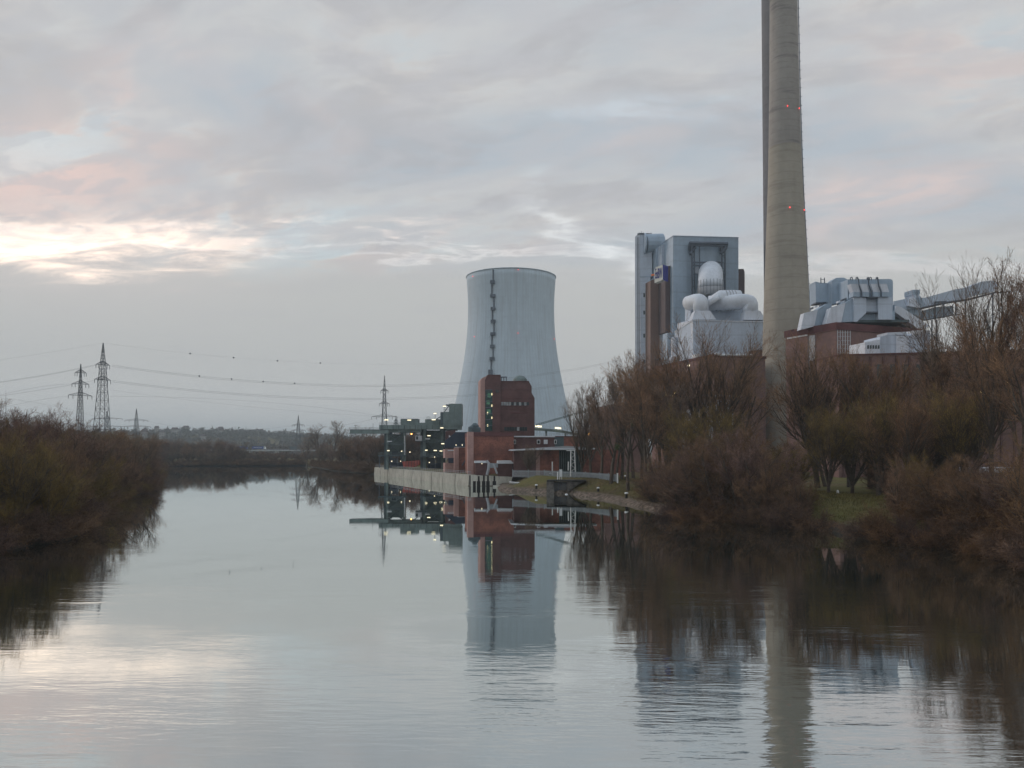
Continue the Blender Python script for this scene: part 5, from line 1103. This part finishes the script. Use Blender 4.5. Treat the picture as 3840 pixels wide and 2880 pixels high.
# brown brick turbine hall in front
cx_t = (2300 + 1040 / 2.765); pa_ = Plane(cx_t, 300, 20)
th = thing('turbine_hall', 'big brown brick turbine hall behind the riverside trees left of the chimney', 'building', tuple(pa_.o.xy) + (3,))
a0 = at(*C(5, 1040, 1345), 300); a1 = at(*C(5, 395, 1480), 348); a2 = pa_.pt(*C(5, 1575, 1345)); dz = Vector((0, 0, 0)); bk2 = Vector((a1.x - a0.x, a1.y - a0.y, 0)); zt_ = a0.z
mb = MB(); P4 = [a0.xy, a2.xy, (Vector((a2.x, a2.y, 0)) + bk2).xy, a1.xy]; mb.hexa([(x, y, 3) for x, y in P4] + [(x, y, zt_) for x, y in P4]); mb.build('wall', M['brick_far'], th)
mb = MB(); ex = lambda p, s: (p[0] + s[0], p[1] + s[1]); P5 = [ex(P4[0], (-.3, -.4)), ex(P4[1], (.4, -.4)), ex(P4[2], (.4, .4)), ex(P4[3], (-.4, .4))]; mb.hexa([(x, y, zt_) for x, y in P5] + [(x, y, zt_ + .9) for x, y in P5]); mb.build('roof', M['brick_parapet'], th)
mb = MB(); mb.tube([a0 + Vector((.5, -.6, 1.1)), pa_.pt(*C(5, 1110, 1330), -.5), pa_.pt(*C(5, 1440, 1333), -.5)], .45, 6); mb.build('roof_pipe', M['roof_pale'], th)
mb = MB(); mb.box(pa_, -6, 8.5, -.4, .2, 14, 30); mb.box(pa_, -6, 8.5, -.4, .2, 31, 31.6); mb.build('render_panel', M['grey_clad'], th)
sd_ = Plane(C(5, 1040, 0)[0], 300, 20); wl = Vector((a1.x - a0.x, a1.y - a0.y, 0)).normalized(); nrm = Vector((wl.y, -wl.x, 0)); nrm = nrm if nrm.y < 0 else -nrm
mb = MB(); q0 = Vector((a0.x, a0.y, 0)) + wl * 4 + nrm * .15; q1 = Vector((a0.x, a0.y, 0)) + wl * 24 + nrm * .15; mb.hexa([q0 + Vector((0, 0, 10)), q1 + Vector((0, 0, 10)), q1 - nrm * .4 + Vector((0, 0, 10)), q0 - nrm * .4 + Vector((0, 0, 10)), q0 + Vector((0, 0, 27)), q1 + Vector((0, 0, 27)), q1 - nrm * .4 + Vector((0, 0, 27)), q0 - nrm * .4 + Vector((0, 0, 27))]); mb.build('render_panel', M['grey_clad'], th)
for x, y in ((880, 398), (895, 382), (915, 400), (930, 396), (968, 383), (940, 402), (770, 400)):
    d = ray(*C(7, x, y)); c0 = Vector((0, 0, HC)); t_ = (Vector((a0.x, a0.y, 0)) - c0).dot(nrm) / d.dot(nrm); q = c0 + d * t_ + nrm * .5; mb = MB(); mb.cube(q.x - .55, q.x + .55, q.y - .3, q.y, q.z - .3, q.z + .3); mb.build('lamp', M['lamp_yellow'], th)
q = at(*C(7, 1068, 156), 296); mb = MB(); mb.ball(q, .4); tag(mb.build('roof_lamp', M['lamp_warm'], loc=q), 'single bright lamp above the roof of the brown turbine hall', 'lamp')
mb = MB(); mb.tube([q, Vector((q.x, q.y + 2.5, zt_))], .08, 4); mb.build('post', M['steel_dark'], bpy.data.objects['roof_lamp'])
# grey end building with vertical light left of it
pg_ = Plane(C(7, 390, 0)[0], 262, 10); gb = thing('brick_workshop', 'flat-roofed brown brick workshop half hidden by the leftmost bank trees', 'building', tuple(pg_.o.xy) + (3,))
S(pg_, 7, [(372, 1300), (372, 560), (395, 500), (420, 488), (700, 488), (700, 1300)], 18, 0, 'brick_far', 'wall', gb); S(pg_, 7, [(418, 490), (418, 483), (704, 483), (704, 490)], 18.3, -.2, 'brick_parapet', 'roof', gb)
for k in range(5): S(pg_, 7, [(440 + k * 48, 620), (440 + k * 48, 560), (468 + k * 48, 560), (468 + k * 48, 620)], .2, -.12, 'glass', 'window', gb)

# ================================================================== brick boiler house on the right
p6 = Plane(C(6, 640, 0)[0], 258, 22)
bb = thing('brick_boiler_house', 'tall red brick boiler house right of the chimney carrying grey ducts on its roof', 'building', tuple(p6.o.xy) + (3,))
c0 = at(*C(6, 640, 578), 258); ll = at(*C(6, 215, 652), 277); rr6 = p6.pt(*C(6, 1340, 600)); ztb = c0.z; left = Vector((ll.x - c0.x, ll.y - c0.y, 0)); ext = p6.u * (rr6 - c0).dot(p6.u)
def prism4(o, u, v, z0, z1, mt, name, par, g=0.0):
    mb = MB(); un = u.normalized() * g; vn = v.normalized() * g; a = Vector((o.x, o.y, 0)) - un - vn; b_ = a + u + un * 2; c_ = b_ + v + vn * 2; d_ = a + v + vn * 2
    Z = Vector((0, 0, 1)); mb.hexa([a + Z * z0, b_ + Z * z0, c_ + Z * z0, d_ + Z * z0, a + Z * z1, b_ + Z * z1, c_ + Z * z1, d_ + Z * z1]); return mb.build(name, M[mt] if isinstance(mt, str) else mt, par)
zpar = p6.pt(*C(6, 640, 640)).z
prism4(c0, ext, left, 3, zpar, 'brick_far', 'wall', bb); prism4(c0, ext, left, zpar, ztb, 'brick_parapet', 'parapet', bb, .35)
lu = left.normalized(); ln_ = Vector((lu.y, -lu.x, 0)); ln_ = ln_ if ln_.y < 0 else -ln_
class LP(Plane):
    def __init__(s): s.o = Vector((ll.x, ll.y, HC)); s.u = -lu; s.n = -ln_
lp6 = LP()
def SL(pts, d, front, mt, name, cr=6, par=None):
    mb = MB(); mb.slab(lp6, [C(cr, *v) for v in pts], d, front); return mb.build(name, M[mt], par or bb)
SL([(225, 720), (225, 706), (395, 676), (395, 690)], .4, -.25, 'roof_pale', 'cornice'); SL([(460, 672), (460, 650), (636, 622), (636, 640)], .4, -.25, 'brick_pale_or_lit', 'cornice')
SL([(402, 1500), (400, 690), (412, 688), (414, 1500)], .2, -.15, 'steel_dark', 'joint'); SL([(416, 1500), (413, 690), (458, 684), (460, 1500)], .5, -.3, 'roof_grey', 'pilaster')
for x in (262, 310): S(p6, 6, [(x, 655), (x, 640), (x + 24, 634), (x + 24, 650)], 1.5, 14, 'brick_parapet', 'roof_vent', bb)
# tall grid window
wf = S(p6, 6, [(648, 1150), (648, 642), (762, 642), (762, 1150)], .2, -.12, 'glass', 'window', bb)
for k in range(6): S(p6, 6, [(650 + k * 21, 1150), (650 + k * 21, 642), (654 + k * 21, 642), (654 + k * 21, 1150)], .15, -.3, 'roof_pale', 'mullion', wf)
for k in range(12): S(p6, 6, [(648, 664 + k * 34), (648, 661 + k * 34), (762, 661 + k * 34), (762, 664 + k * 34)], .1, -.25, 'roof_grey', 'glazing_bar', wf)
S(p6, 6, [(766, 645), (766, 626), (1320, 640), (1320, 655)], .5, -.3, 'brick_pale_or_lit', 'cornice', bb)
S(p6, 6, [(727, 890), (727, 877), (757, 877), (757, 890)], .4, -1, 'lamp_yellow', 'lamp', bb)
# ducts on its roof
rd = thing('roof_ducts', 'cluster of grey hoppers and ducts standing on the brick boiler house roof', 'duct', tuple(p6.pt(*C(6, 700, 570), 8).xy) + (ztb,))
p6r = Plane(C(6, 640, 0)[0], 260, 3)
def RDp(pts, d, fr_, mt, name): return S(p6r, 6, pts, d, fr_, mt, name, rd)
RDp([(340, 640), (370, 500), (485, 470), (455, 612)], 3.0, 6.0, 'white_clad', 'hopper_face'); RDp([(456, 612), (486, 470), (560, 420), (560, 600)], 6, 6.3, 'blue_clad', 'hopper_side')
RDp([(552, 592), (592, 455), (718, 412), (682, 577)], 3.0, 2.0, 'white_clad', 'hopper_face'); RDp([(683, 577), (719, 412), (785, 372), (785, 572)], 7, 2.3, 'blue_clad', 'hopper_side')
RDp([(786, 572), (786, 366), (890, 372), (890, 500), (840, 545), (815, 572)], 12, 1.5, 'grey_clad', 'duct_block'); RDp([(890, 500), (890, 372), (990, 372), (990, 500)], 10, 3.0, 'grey_clad', 'duct_block')
RDp([(990, 555), (990, 368), (1110, 368), (1110, 555)], 12, 1.5, 'grey_clad', 'duct_block'); RDp([(820, 570), (890, 500), (990, 500), (990, 555)], 9, 3.6, 'blue_clad', 'duct_throat')
RDp([(895, 500), (895, 488), (988, 488), (988, 500)], 1.5, 1.2, 'steel_dark', 'walkway'); RDp([(900, 376), (900, 364), (985, 364), (985, 376)], 1.5, 1.0, 'steel_dark', 'walkway'); RDp([(786, 580), (786, 560), (1250, 556), (1250, 576)], 9, 2.6, 'green_steel_dark', 'base_frame')
for x in (758, 835, 925, 1000):
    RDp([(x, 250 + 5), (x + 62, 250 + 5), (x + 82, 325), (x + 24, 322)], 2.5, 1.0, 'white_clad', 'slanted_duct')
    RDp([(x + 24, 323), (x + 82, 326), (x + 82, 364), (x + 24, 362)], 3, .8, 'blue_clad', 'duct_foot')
for x in (822, 905, 985):
    mb = MB(); A = lambda a, b_: p6r.pt(*C(6, a, b_), .5); mb.tube([A(x - 10, 205), A(x + 2, 215), A(x + 8, 270), A(x + 26, 320), A(x + 28, 362)], .22, 5); mb.build('rib_pipe', M['steel_dark'], rd)
for x in (765, 812, 905, 925, 980):
    mb = MB(); A = lambda a, b_: p6r.pt(*C(6, a, b_), 2.5); mb.tube([A(x - 8, 225), A(x - 8, 205), A(x, 199), A(x + 8, 205), A(x + 8, 225)], .16, 5); mb.build('hoop', M['steel_dark'], rd)
RDp([(735, 400), (735, 218), (1090, 215), (1108, 222), (1114, 240), (1114, 500), (1130, 430), (1130, 560), (1110, 560)], 7, 4.2, 'blue_clad', 'duct_housing')
RDp([(600, 430), (600, 235), (640, 205), (700, 203), (732, 218), (732, 400)], 5, 11, 'blue_clad', 'drum_house'); RDp([(470, 420), (465, 236), (500, 245), (590, 250), (590, 410)], 5, 14, 'blue_clad', 'drum_house')
RDp([(470, 420), (470, 410), (556, 405), (556, 416)], 4, 13.8, 'steel_dark', 'base_frame')
for x in (510, 540): mb = MB(); A = lambda a, b_: p6r.pt(*C(6, a, b_), 14); mb.tube([A(x, 250), A(x, 205)], .18, 4); mb.tube([A(510, 218), A(540, 218)], .1, 4); mb.build('roof_mast', M['steel_dark'], rd)
for x, y in ((430, 460), (465, 445), (510, 432), (655, 405), (690, 390), (720, 378)): RDp([(x, y + 10), (x, y - 6), (x + 18, y - 12), (x + 18, y + 4)], 1.5, 5, 'white_clad' if x % 2 else 'steel_dark', 'roof_fan')
RDp([(560, 600), (560, 425), (600, 420), (600, 600)], 4, 9, 'blue_clad', 'duct_block')
# inclined conveyor gallery to the right
pc6 = Plane(C(6, 1120, 0)[0], 285, 8)
cg = thing('conveyor_gallery', 'long grey inclined conveyor gallery climbing right from the brick boiler house', 'conveyor', tuple(pc6.pt(*C(6, 1500, 500)).xy) + (3,))
def CG(pts, d, fr_, mt, name): return S(pc6, 6, pts, d, fr_, mt, name, cg)
CG([(1120, 470), (1120, 402), (1240, 376), (1380, 372), (1640, 300), (1740, 285), (1860, 236), (1975, 226), (1998, 290), (1960, 320), (1860, 335), (1740, 375), (1560, 412), (1380, 452), (1250, 470)], 5, 0, 'grey_clad', 'gallery')
CG([(1282, 345), (1282, 305), (1340, 305), (1340, 345)], 5, -.5, 'blue_clad', 'vent_house'); CG([(1288, 372), (1288, 345), (1330, 345), (1352, 372)], 5, -.3, 'grey_clad', 'vent_base')
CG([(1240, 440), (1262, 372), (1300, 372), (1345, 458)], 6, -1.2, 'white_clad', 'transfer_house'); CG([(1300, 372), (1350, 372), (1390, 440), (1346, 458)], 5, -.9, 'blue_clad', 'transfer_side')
CG([(1110, 470), (1160, 450), (1345, 458), (1350, 520), (1330, 530), (1250, 500)], 5, .6, 'blue_clad', 'lower_housing')
CG([(1380, 556), (1380, 480), (1470, 450), (1620, 440), (1620, 520), (1470, 545)], 5, 2, 'blue_clad', 'lower_gallery')
mb = MB(); A = lambda a, b_, k=-.3: pc6.pt(*C(6, a, b_), k)
mb.tube([A(1350, 458), A(1560, 410), A(1740, 385), A(1990, 320)], .3, 4); mb.tube([A(1350, 465, 4), A(1560, 418, 4), A(1740, 392, 4), A(1990, 326, 4)], .3, 4); mb.tube([A(1380, 560), A(1560, 528), A(1700, 505)], .28, 4)
for x, y0, y1 in ((1465, 408, 555), (1540, 420, 540), (1640, 400, 520), (1720, 385, 900), (1950, 330, 900), (1440, 560, 900), (1480, 555, 900)): mb.tube([A(x, y0), A(x, y1)], .25, 4)
mb.tube([A(1465, 408), A(1560, 404)], .25, 4); mb.tube([A(1540, 420), A(1465, 540)], .18, 4); mb.tube([A(1640, 400), A(1540, 530)], .18, 4); mb.tube([A(1950, 330), A(1880, 520), A(1950, 700)], .25, 4); mb.tube([A(1990, 330), A(2100, 320)], .3, 4)
mb.build('truss', M['steel_dark'], cg)
mb = MB(); pch = Plane(C(6, 1140, 0)[0], 268, 22); mb.slab(pch, [C(6, 1130, 490), C(6, 1140, 440), C(6, 1185, 450), C(6, 1425, 610), C(6, 1335, 640)], 3.5, 2); mb.build('discharge_chute', M['white_clad'], cg)
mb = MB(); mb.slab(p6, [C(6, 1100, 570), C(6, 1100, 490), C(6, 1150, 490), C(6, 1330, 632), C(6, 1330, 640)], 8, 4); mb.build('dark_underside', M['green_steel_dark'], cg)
# white plant buildings lower right
pw6 = Plane(C(6, 880, 0)[0], 236, 10)
wb = thing('white_plant_building', 'stepped white clad plant building in front of the brick boiler house', 'building', tuple(pw6.o.xy) + (3,))
for pts, d, fr_, mt in [([(880, 900), (880, 745), (1005, 722), (1005, 900)], 8, 0, 'white_clad'), ([(1006, 900), (1006, 700), (1065, 685), (1140, 688), (1140, 900)], 8, .3, 'grey_clad'), ([(1141, 900), (1141, 690), (1258, 690), (1258, 900)], 8, .1, 'white_clad'), ([(1259, 900), (1259, 690), (1290, 655), (1425, 655), (1425, 900)], 9, -.3, 'grey_clad'), ([(1065, 684), (1065, 664), (1250, 655), (1250, 684)], 5, 3, 'roof_grey'), ([(1275, 690), (1290, 645), (1430, 645), (1430, 656)], 9.4, -.6, 'roof_pale')]:
    S(pw6, 6, pts, d, fr_, mt, 'block', wb)
for k in range(5): S(pw6, 6, [(900 + k * 22, 800), (900 + k * 22, 770), (914 + k * 22, 768), (914 + k * 22, 798)], .2, -.12, 'glass', 'window', wb)
# long brick hall along the bottom right
pl6 = Plane(C(6, 640, 0)[0], 212, 6)
lb = thing('long_brick_hall', 'long reddish brick hall behind the riverside trees at the right edge', 'building', tuple(pl6.o.xy) + (3,))
mb = MB(); mb.slab(pl6, [C(6, 660, 1900), C(6, 660, 855), C(6, 2800, 800), C(6, 2800, 1900)], 16, 0); mb.build('wall', M['brick_far'], lb)
mb = MB(); mb.slab(pl6, [C(6, 657, 857), C(6, 657, 846), C(6, 2800, 790), C(6, 2800, 802)], 16.4, -.3); mb.build('roof_edge', M['brick_parapet'], lb)
for k in range(14): 
    wf = S(pl6, 6, [(760 + k * 110, 1050), (760 + k * 110, 930), (800 + k * 110, 930), (800 + k * 110, 1050)], .2, -.12, 'glass', 'window', lb)
    S(pl6, 6, [(757 + k * 110, 1056), (757 + k * 110, 1050), (803 + k * 110, 1050), (803 + k * 110, 1056)], .4, -.3, 'brick_pale_or_lit', 'sill', wf)
for x, y in ((2097, 1075), (1805, 1172), (1828, 1165)): q = pl6.pt(*C(6, x, y), -.6); mb = MB(); mb.cube(q.x - .7, q.x + .7, q.y - .2, q.y + .1, q.z - .3, q.z + .3); mb.build('wall_lamp', M['lamp_yellow'], lb)
for k in range(15): S(pl6, 6, [(700 + k * 110, 1900), (700 + k * 110, 870 - k * 3), (716 + k * 110, 870 - k * 3), (716 + k * 110, 1900)], .5, -.45, 'brick_dark', 'pilaster', lb)
# shed and orange barrier at the far right
pz = Plane(C(8, 1400, 0)[0], 165, 0); zs_ = thing('grey_shed', 'low grey flat-roofed shed between the trunks at the right edge', 'shed', tuple(pz.o.xy) + (3.2,))
S(pz, 8, [(1620, 935), (1620, 820), (2000, 820), (2000, 935)], 6, 0, 'brown_clad_dark', 'wall', zs_); S(pz, 8, [(1600, 822), (1620, 790), (2010, 780), (2010, 822)], 7, -.5, 'roof_grey', 'roof', zs_)
for x in (1660, 1720, 1930): S(pz, 8, [(x, 930), (x, 840), (x + 24, 840), (x + 24, 930)], .1, -.08, 'roof_pale', 'door', zs_)
pz2 = Plane(C(8, 1350, 0)[0], 158, 0); mb = MB(); mb.slab(pz2, [C(8, 1350, 965), C(8, 1350, 945), C(8, 2000, 935), C(8, 2000, 965)], .3, 0); ob_ = mb.build('safety_barrier', M['orange_paint'], loc=tuple(pz2.o.xy) + (3.2,)); tag(ob_, 'long low orange barrier on the grass at the right edge', 'barrier')
mb = MB()
for k in range(12): q = pz2.pt(*C(8, 1360 + k * 57, 970), -.15); mb.cube(q.x - .08, q.x + .08, q.y, q.y + .1, 2.8, q.z + 1.0)
mb.build('posts', M['white_paint'], ob_)
for x, y, lab in [(1327, 1038, 'small white marker stone on the grass, left of two under the right-hand trees'), (1507, 1050, 'small white marker stone on the grass, right of two under the right-hand trees'), (535, 992, 'small white marker stone below the shaded trunks near the grass slope')]:
    q = at(*C(8, x, y), 128); z = float(ground_z(q.x, q.y)); mb = MB(); mb.tube([Vector((q.x, q.y, z - .1)), Vector((q.x, q.y, z + .5)), Vector((q.x, q.y, z + .62))], [.2, .17, .05], 7); tag(mb.build('marker_stone', M['white_paint'], loc=(q.x, q.y, z)), lab, 'marker stone', 'white marker stones')

# ================================================================== trees of the right bank
def base(px, d): p = at(px, 1692, d); return p.x, p.y
def ht(ytop, d, zb=3.2): return HC + (1692.6 - ytop) * d / F - zb
# row of tall upright trees on the grass bank, by column, distance, crown-top row
for k, (px, d, yt_, kd, cl, lab) in enumerate([
    (2290, 191, 1420, 'tree', GREY, 'leftmost tall bare tree on the grass bank, before the end of the fence'),
    (2355, 178, 1400, 'tree', BROWN, 'second tall bare tree on the grass bank, carrying a mistletoe ball'),
    (2423, 163, 1400, 'tree', BROWN, 'third tall bare tree on the grass bank, nearest the dense willow'),
    (2180, 232, 1555, 'vase', GREY, 'small bare tree behind the fence beside the stacker'),
    (2215, 205, 1500, 'poplar', GREY, 'slender bare tree behind the right end of the fence'),
    (2330, 200, 1440, 'poplar', GREY, 'upright bare tree behind the leftmost tall one'),
    (2405, 196, 1420, 'poplar', PURP, 'upright bare tree in front of the slim stair tower'),
    (2470, 190, 1440, 'poplar', BROWN, 'upright bare tree in front of the brown annex'),
    (2540, 185, 1425, 'tree', BROWN, 'bare tree in front of the yellow lamps of the turbine hall'),
    (2685, 168, 1345, 'vase', BROWN, 'large vase-shaped bare tree before the turbine hall'),
    (2615, 195, 1440, 'poplar', BROWN, 'narrow bare tree left of the large vase-shaped one'),
    (2755, 185, 1410, 'tree', BROWN, 'bare tree just left of the tan chimney'),
    (2255, 200, 1470, 'poplar', BROWN, 'thin bare tree just left of the leftmost tall bank tree'),
    (2310, 215, 1400, 'tree', BROWN, 'pale bare tree in the gap left of the slim stair tower'),
    (2375, 210, 1395, 'tree', RUST, 'rust bare tree overlapping the foot of the slim stair tower'),
    (2440, 180, 1420, 'tree', BROWN, 'bare tree between the third tall one and the dense willow'),
    (2505, 172, 1440, 'vase', RUST, 'rust vase-shaped tree behind the left end of the dense willow'),
    (2590, 165, 1450, 'tree', GREY, 'pale bare tree behind the dark mass, left of the vase-shaped one'),
    (1980, 232, 1690, 'vase', GREY, 'small round bare tree in front of the canopy building'),
    (3065, 150, 1400, 'vase', BROWN, 'vase-shaped bare tree with a nest right of the chimney'),
    (3095, 160, 1430, 'tree', RUST, 'bare tree in front of the left brick wall of the boiler house'),
    (3180, 150, 1430, 'poplar', BROWN, 'upright bare tree before the tall grid window'),
    (3260, 145, 1410, 'vase', RUST, 'spreading bare tree below the white plant building'),
    (3345, 140, 1400, 'tree', BROWN, 'bare tree below the discharge chute'),
    (3430, 135, 1360, 'tree', GREY, 'tall bare tree under the conveyor gallery'),
    (3520, 130, 1330, 'poplar', BROWN, 'upright bare tree below the middle of the conveyor gallery'),
    (3590, 122, 1260, 'tree', BROWN, 'tall bare tree crossing the head of the conveyor gallery'),
    (3718, 114, 1110, 'poplar', BROWN, 'tallest bare tree, its straight trunk near the right edge'),
    (3790, 108, 1130, 'tree', PURP, 'second tallest bare tree at the right edge'),
    (3855, 100, 1100, 'tree', BROWN, 'tall bare tree cut by the right edge of the view'),
    (3660, 135, 1220, 'vase', GREY, 'bare tree behind the tallest one')]):
    x, y = base(px, d); zb = float(ground_z(x, y)); H = ht(yt_, d, zb)
    plant(kd, x, y, H * 1.03, cl, lab, 'tall bare trees of the right bank', sx=(1.0 if kd != 'poplar' else 1.15) if H < 27 else .8)
# olive canopy with shaded trunks and other mid-height crowns
for k, (px, d, yt_, cl, kd, lab) in enumerate([(3105, 128, 1600, OLIVE, 'vase', 'olive round-crowned tree over the shaded trunks, left of two'), (3195, 130, 1570, OLIVE, 'vase', 'olive round-crowned tree over the shaded trunks, right of two'), (3290, 125, 1560, OLIVE, 'vase', 'olive-brown tree right of the shaded trunks'), (3400, 122, 1570, RUST, 'vase', 'rust-brown tree behind the leaning willow'), (2960, 138, 1640, OLIVE, 'willow', 'olive bush at the left edge of the grass slope'), (3480, 124, 1540, BROWN, 'vase', 'brown tree left of the grey shed'), (3600, 118, 1520, OLIVE, 'vase', 'olive tree in front of the grey shed'), (2560, 150, 1600, OLIVE, 'vase', 'olive tree behind the dense dark willow'), (2700, 145, 1600, OLIVE, 'vase', 'olive tree over the dense dark willow'), (2790, 140, 1610, BROWN, 'willow', 'brown bushy tree right of the dense dark willow')]):
    x, y = base(px, d); zb = float(ground_z(x, y)); plant(kd, x, y, ht(yt_, d, zb), cl, lab, 'mid-height trees of the right bank', sx=1.25)
# dense willows at the water
for k, (px, d, yt_, cl, lab) in enumerate([(2540, 134, 1700, BROWN, 'brown willow bush at the left end of the dark mass, right bank'), (2610, 130, 1620, PURP, 'dense purplish willow bush in the dark mass, second from its left end'), (2690, 126, 1590, BROWN, 'dense brown willow bush in the middle of the dark mass'), (2780, 122, 1640, PURP, 'dense purplish willow bush right of the middle of the dark mass'), (2850, 119, 1700, BROWN, 'brown willow bush at the right end of the dark mass'), (2975, 114, 1780, BROWN, 'low leaning bush left of the grass slope'),
    (3375, 100, 1730, BROWN, 'broad brown willow bush right of the grass slope'), (3506, 98, 1690, BROWN, 'leaning multi-stemmed willow with dark open stems on the bank'), (3420, 104, 1720, OLIVE, 'olive willow bush behind the leaning multi-stemmed one'), (3600, 94, 1750, RUST, 'rust willow bush right of the leaning multi-stemmed one'), (3700, 90, 1710, BROWN, 'large brown willow bush near the right edge'), (3820, 84, 1690, PURP, 'dark willow bush cut by the right edge'), (3900, 78, 1650, BROWN, 'willow bush just inside the right edge')]):
    x, y = base(px, d); x += .6; zb = float(ground_z(x, y)); plant('willow', x, y, ht(yt_, d, zb), cl, lab, 'willow bushes along the right waterline', cat='bush', sx=1.02)
RBk = [(27, 133), (28, 127), (36.3, 115), (42.5, 105), (44, 95.5), (48.5, 87), (49, 76), (49, 64)]
s = 0; i = 0
while True:
    q = along(RBk, s)
    if not q: break
    x, y, tx, ty = q; px = CX + F * x / y
    if not (3060 < px < 3235):
        plant('shrub', x - .9, y - .3, trg.uniform(2.6, 4.4), trg.choice([BROWN, PURP, RUST]), 'low tangled shrub hanging over the right waterline', 'low shrubs at the right waterline', cat='bush', sx=1.25)
    if not (2960 < px < 3330): plant('shrub', x + 5, y + 3, trg.uniform(3.2, 5), trg.choice([BROWN, OLIVE, RUST]), 'low shrub a few steps up the right bank', 'low shrubs on the right bank slope', cat='bush', sx=1.3)
    s += 3.6
for k in range(13):     # undergrowth between the trees, behind
    px = 2480 + k * 88; d = 150 - k * 1.5; x, y = base(px, d)
    if 2950 < px < 3330: continue
    plant('willow', x + trg.uniform(-2, 2), y, trg.uniform(6, 9), trg.choice([BROWN, RUST, OLIVE, PURP]), 'bushy undergrowth between the trunks on the right bank', 'undergrowth of the right bank', cat='bush', sx=1.35)
for px, d, h in ((1310 + 2300 - 1310, 150, 0),): pass
# mistletoe balls and nest
for px, py, d, r, lab in [(*C(7, 472, 832), 170, .75, 'green mistletoe ball low in the second bank tree'), (*C(7, 612, 632), 172, .9, 'green mistletoe ball high between the second and third bank trees'), (*C(8, 545, 470), 129, .5, 'small green mistletoe ball in the olive crown')]:
    q = at(px, py, d); rg = random.Random(int(px)); mb = MB()
    for k in range(260):
        v = Vector((rg.gauss(0, 1), rg.gauss(0, 1), rg.gauss(0, 1))).normalized() * r * rg.random() ** .4; w = Vector((rg.gauss(0, 1), rg.gauss(0, 1), rg.gauss(0, 1))).normalized() * .14; u = v.cross(w).normalized() * .07
        mb.add([q + v - u, q + v + w, q + v + u], [(0, 1, 2)])
    mat('mistletoe', (.05, .08, .02), .8, .3, 2) if 'mistletoe' not in MT else None
    tag(mb.build('mistletoe', M['mistletoe'], loc=q), lab, 'mistletoe', 'mistletoe in the bank trees')
q = at(*C(8, 195, 240), 150); rg = random.Random(8); mb = MB()
for k in range(120):
    a_ = rg.uniform(0, 6.28); r = rg.uniform(.1, .6); v = Vector((math.cos(a_) * r, math.sin(a_) * r, rg.uniform(-.3, .3))); w = Vector((rg.gauss(0, 1), rg.gauss(0, 1), rg.gauss(0, .3))).normalized() * .35; mb.tube([q + v - w, q + v + w], .035, 3)
tag(mb.build('bird_nest', M['bark'], loc=q), 'dark round twig nest in the vase-shaped tree right of the chimney', 'nest')
# grass tufts on the slopes
rg = np.random.RandomState(4); n = 60000
t_ = rg.rand(n); ax = np.interp(t_, np.linspace(0, 1, len(RBk) + 3), [6, 20, 24] + [p[0] for p in RBk]); ay = np.interp(t_, np.linspace(0, 1, len(RBk) + 3), [205, 178, 152] + [p[1] for p in RBk])
xg = ax + rg.uniform(1.5, 26, n); yg = ay + rg.uniform(-3, 14, n); sdv, _ = sdist(xg, yg); kp = sdv > 2.0; xg, yg = xg[kp], yg[kp]; n = len(xg)
zg = ground_z(xg, yg); hh = rg.uniform(.10, .38, n); a_ = rg.uniform(0, 6.28, n); w = .05
V = np.stack([np.stack([xg - np.cos(a_) * w, yg - np.sin(a_) * w, zg - .03], 1), np.stack([xg + np.cos(a_) * w, yg + np.sin(a_) * w, zg - .03], 1), np.stack([xg + rg.normal(0, .08, n), yg + rg.normal(0, .08, n), zg + hh], 1)], 1).reshape(-1, 3)
me = quickmesh('grass', V, np.arange(n * 3).reshape(-1, 3), 3); me.materials.append(M['twigs']); o = bpy.data.objects.new('grass', me); COL.objects.link(o); o.color = (.125, .115, .045, 1); tag(o, 'short rough winter grass on the right bank', 'grass', kind='stuff')

# ================================================================== haze
mb = MB(); mb.cube(-14500, 14500, -3400, 14500, -4, 262)
m = bpy.data.materials.new('haze'); m.use_nodes = True; nt = m.node_tree; nt.nodes.clear(); t = NT(nt)
v = t.n('ShaderNodeVolumePrincipled'); v.inputs['Color'].default_value = (.80, .92, .97, 1); v.inputs['Density'].default_value = HAZE = .00020; v.inputs['Anisotropy'].default_value = .1
o = t.n('ShaderNodeOutputMaterial'); t.lk(v.outputs[0], o.inputs['Volume']); tag(mb.build('haze', m), kind='stuff')
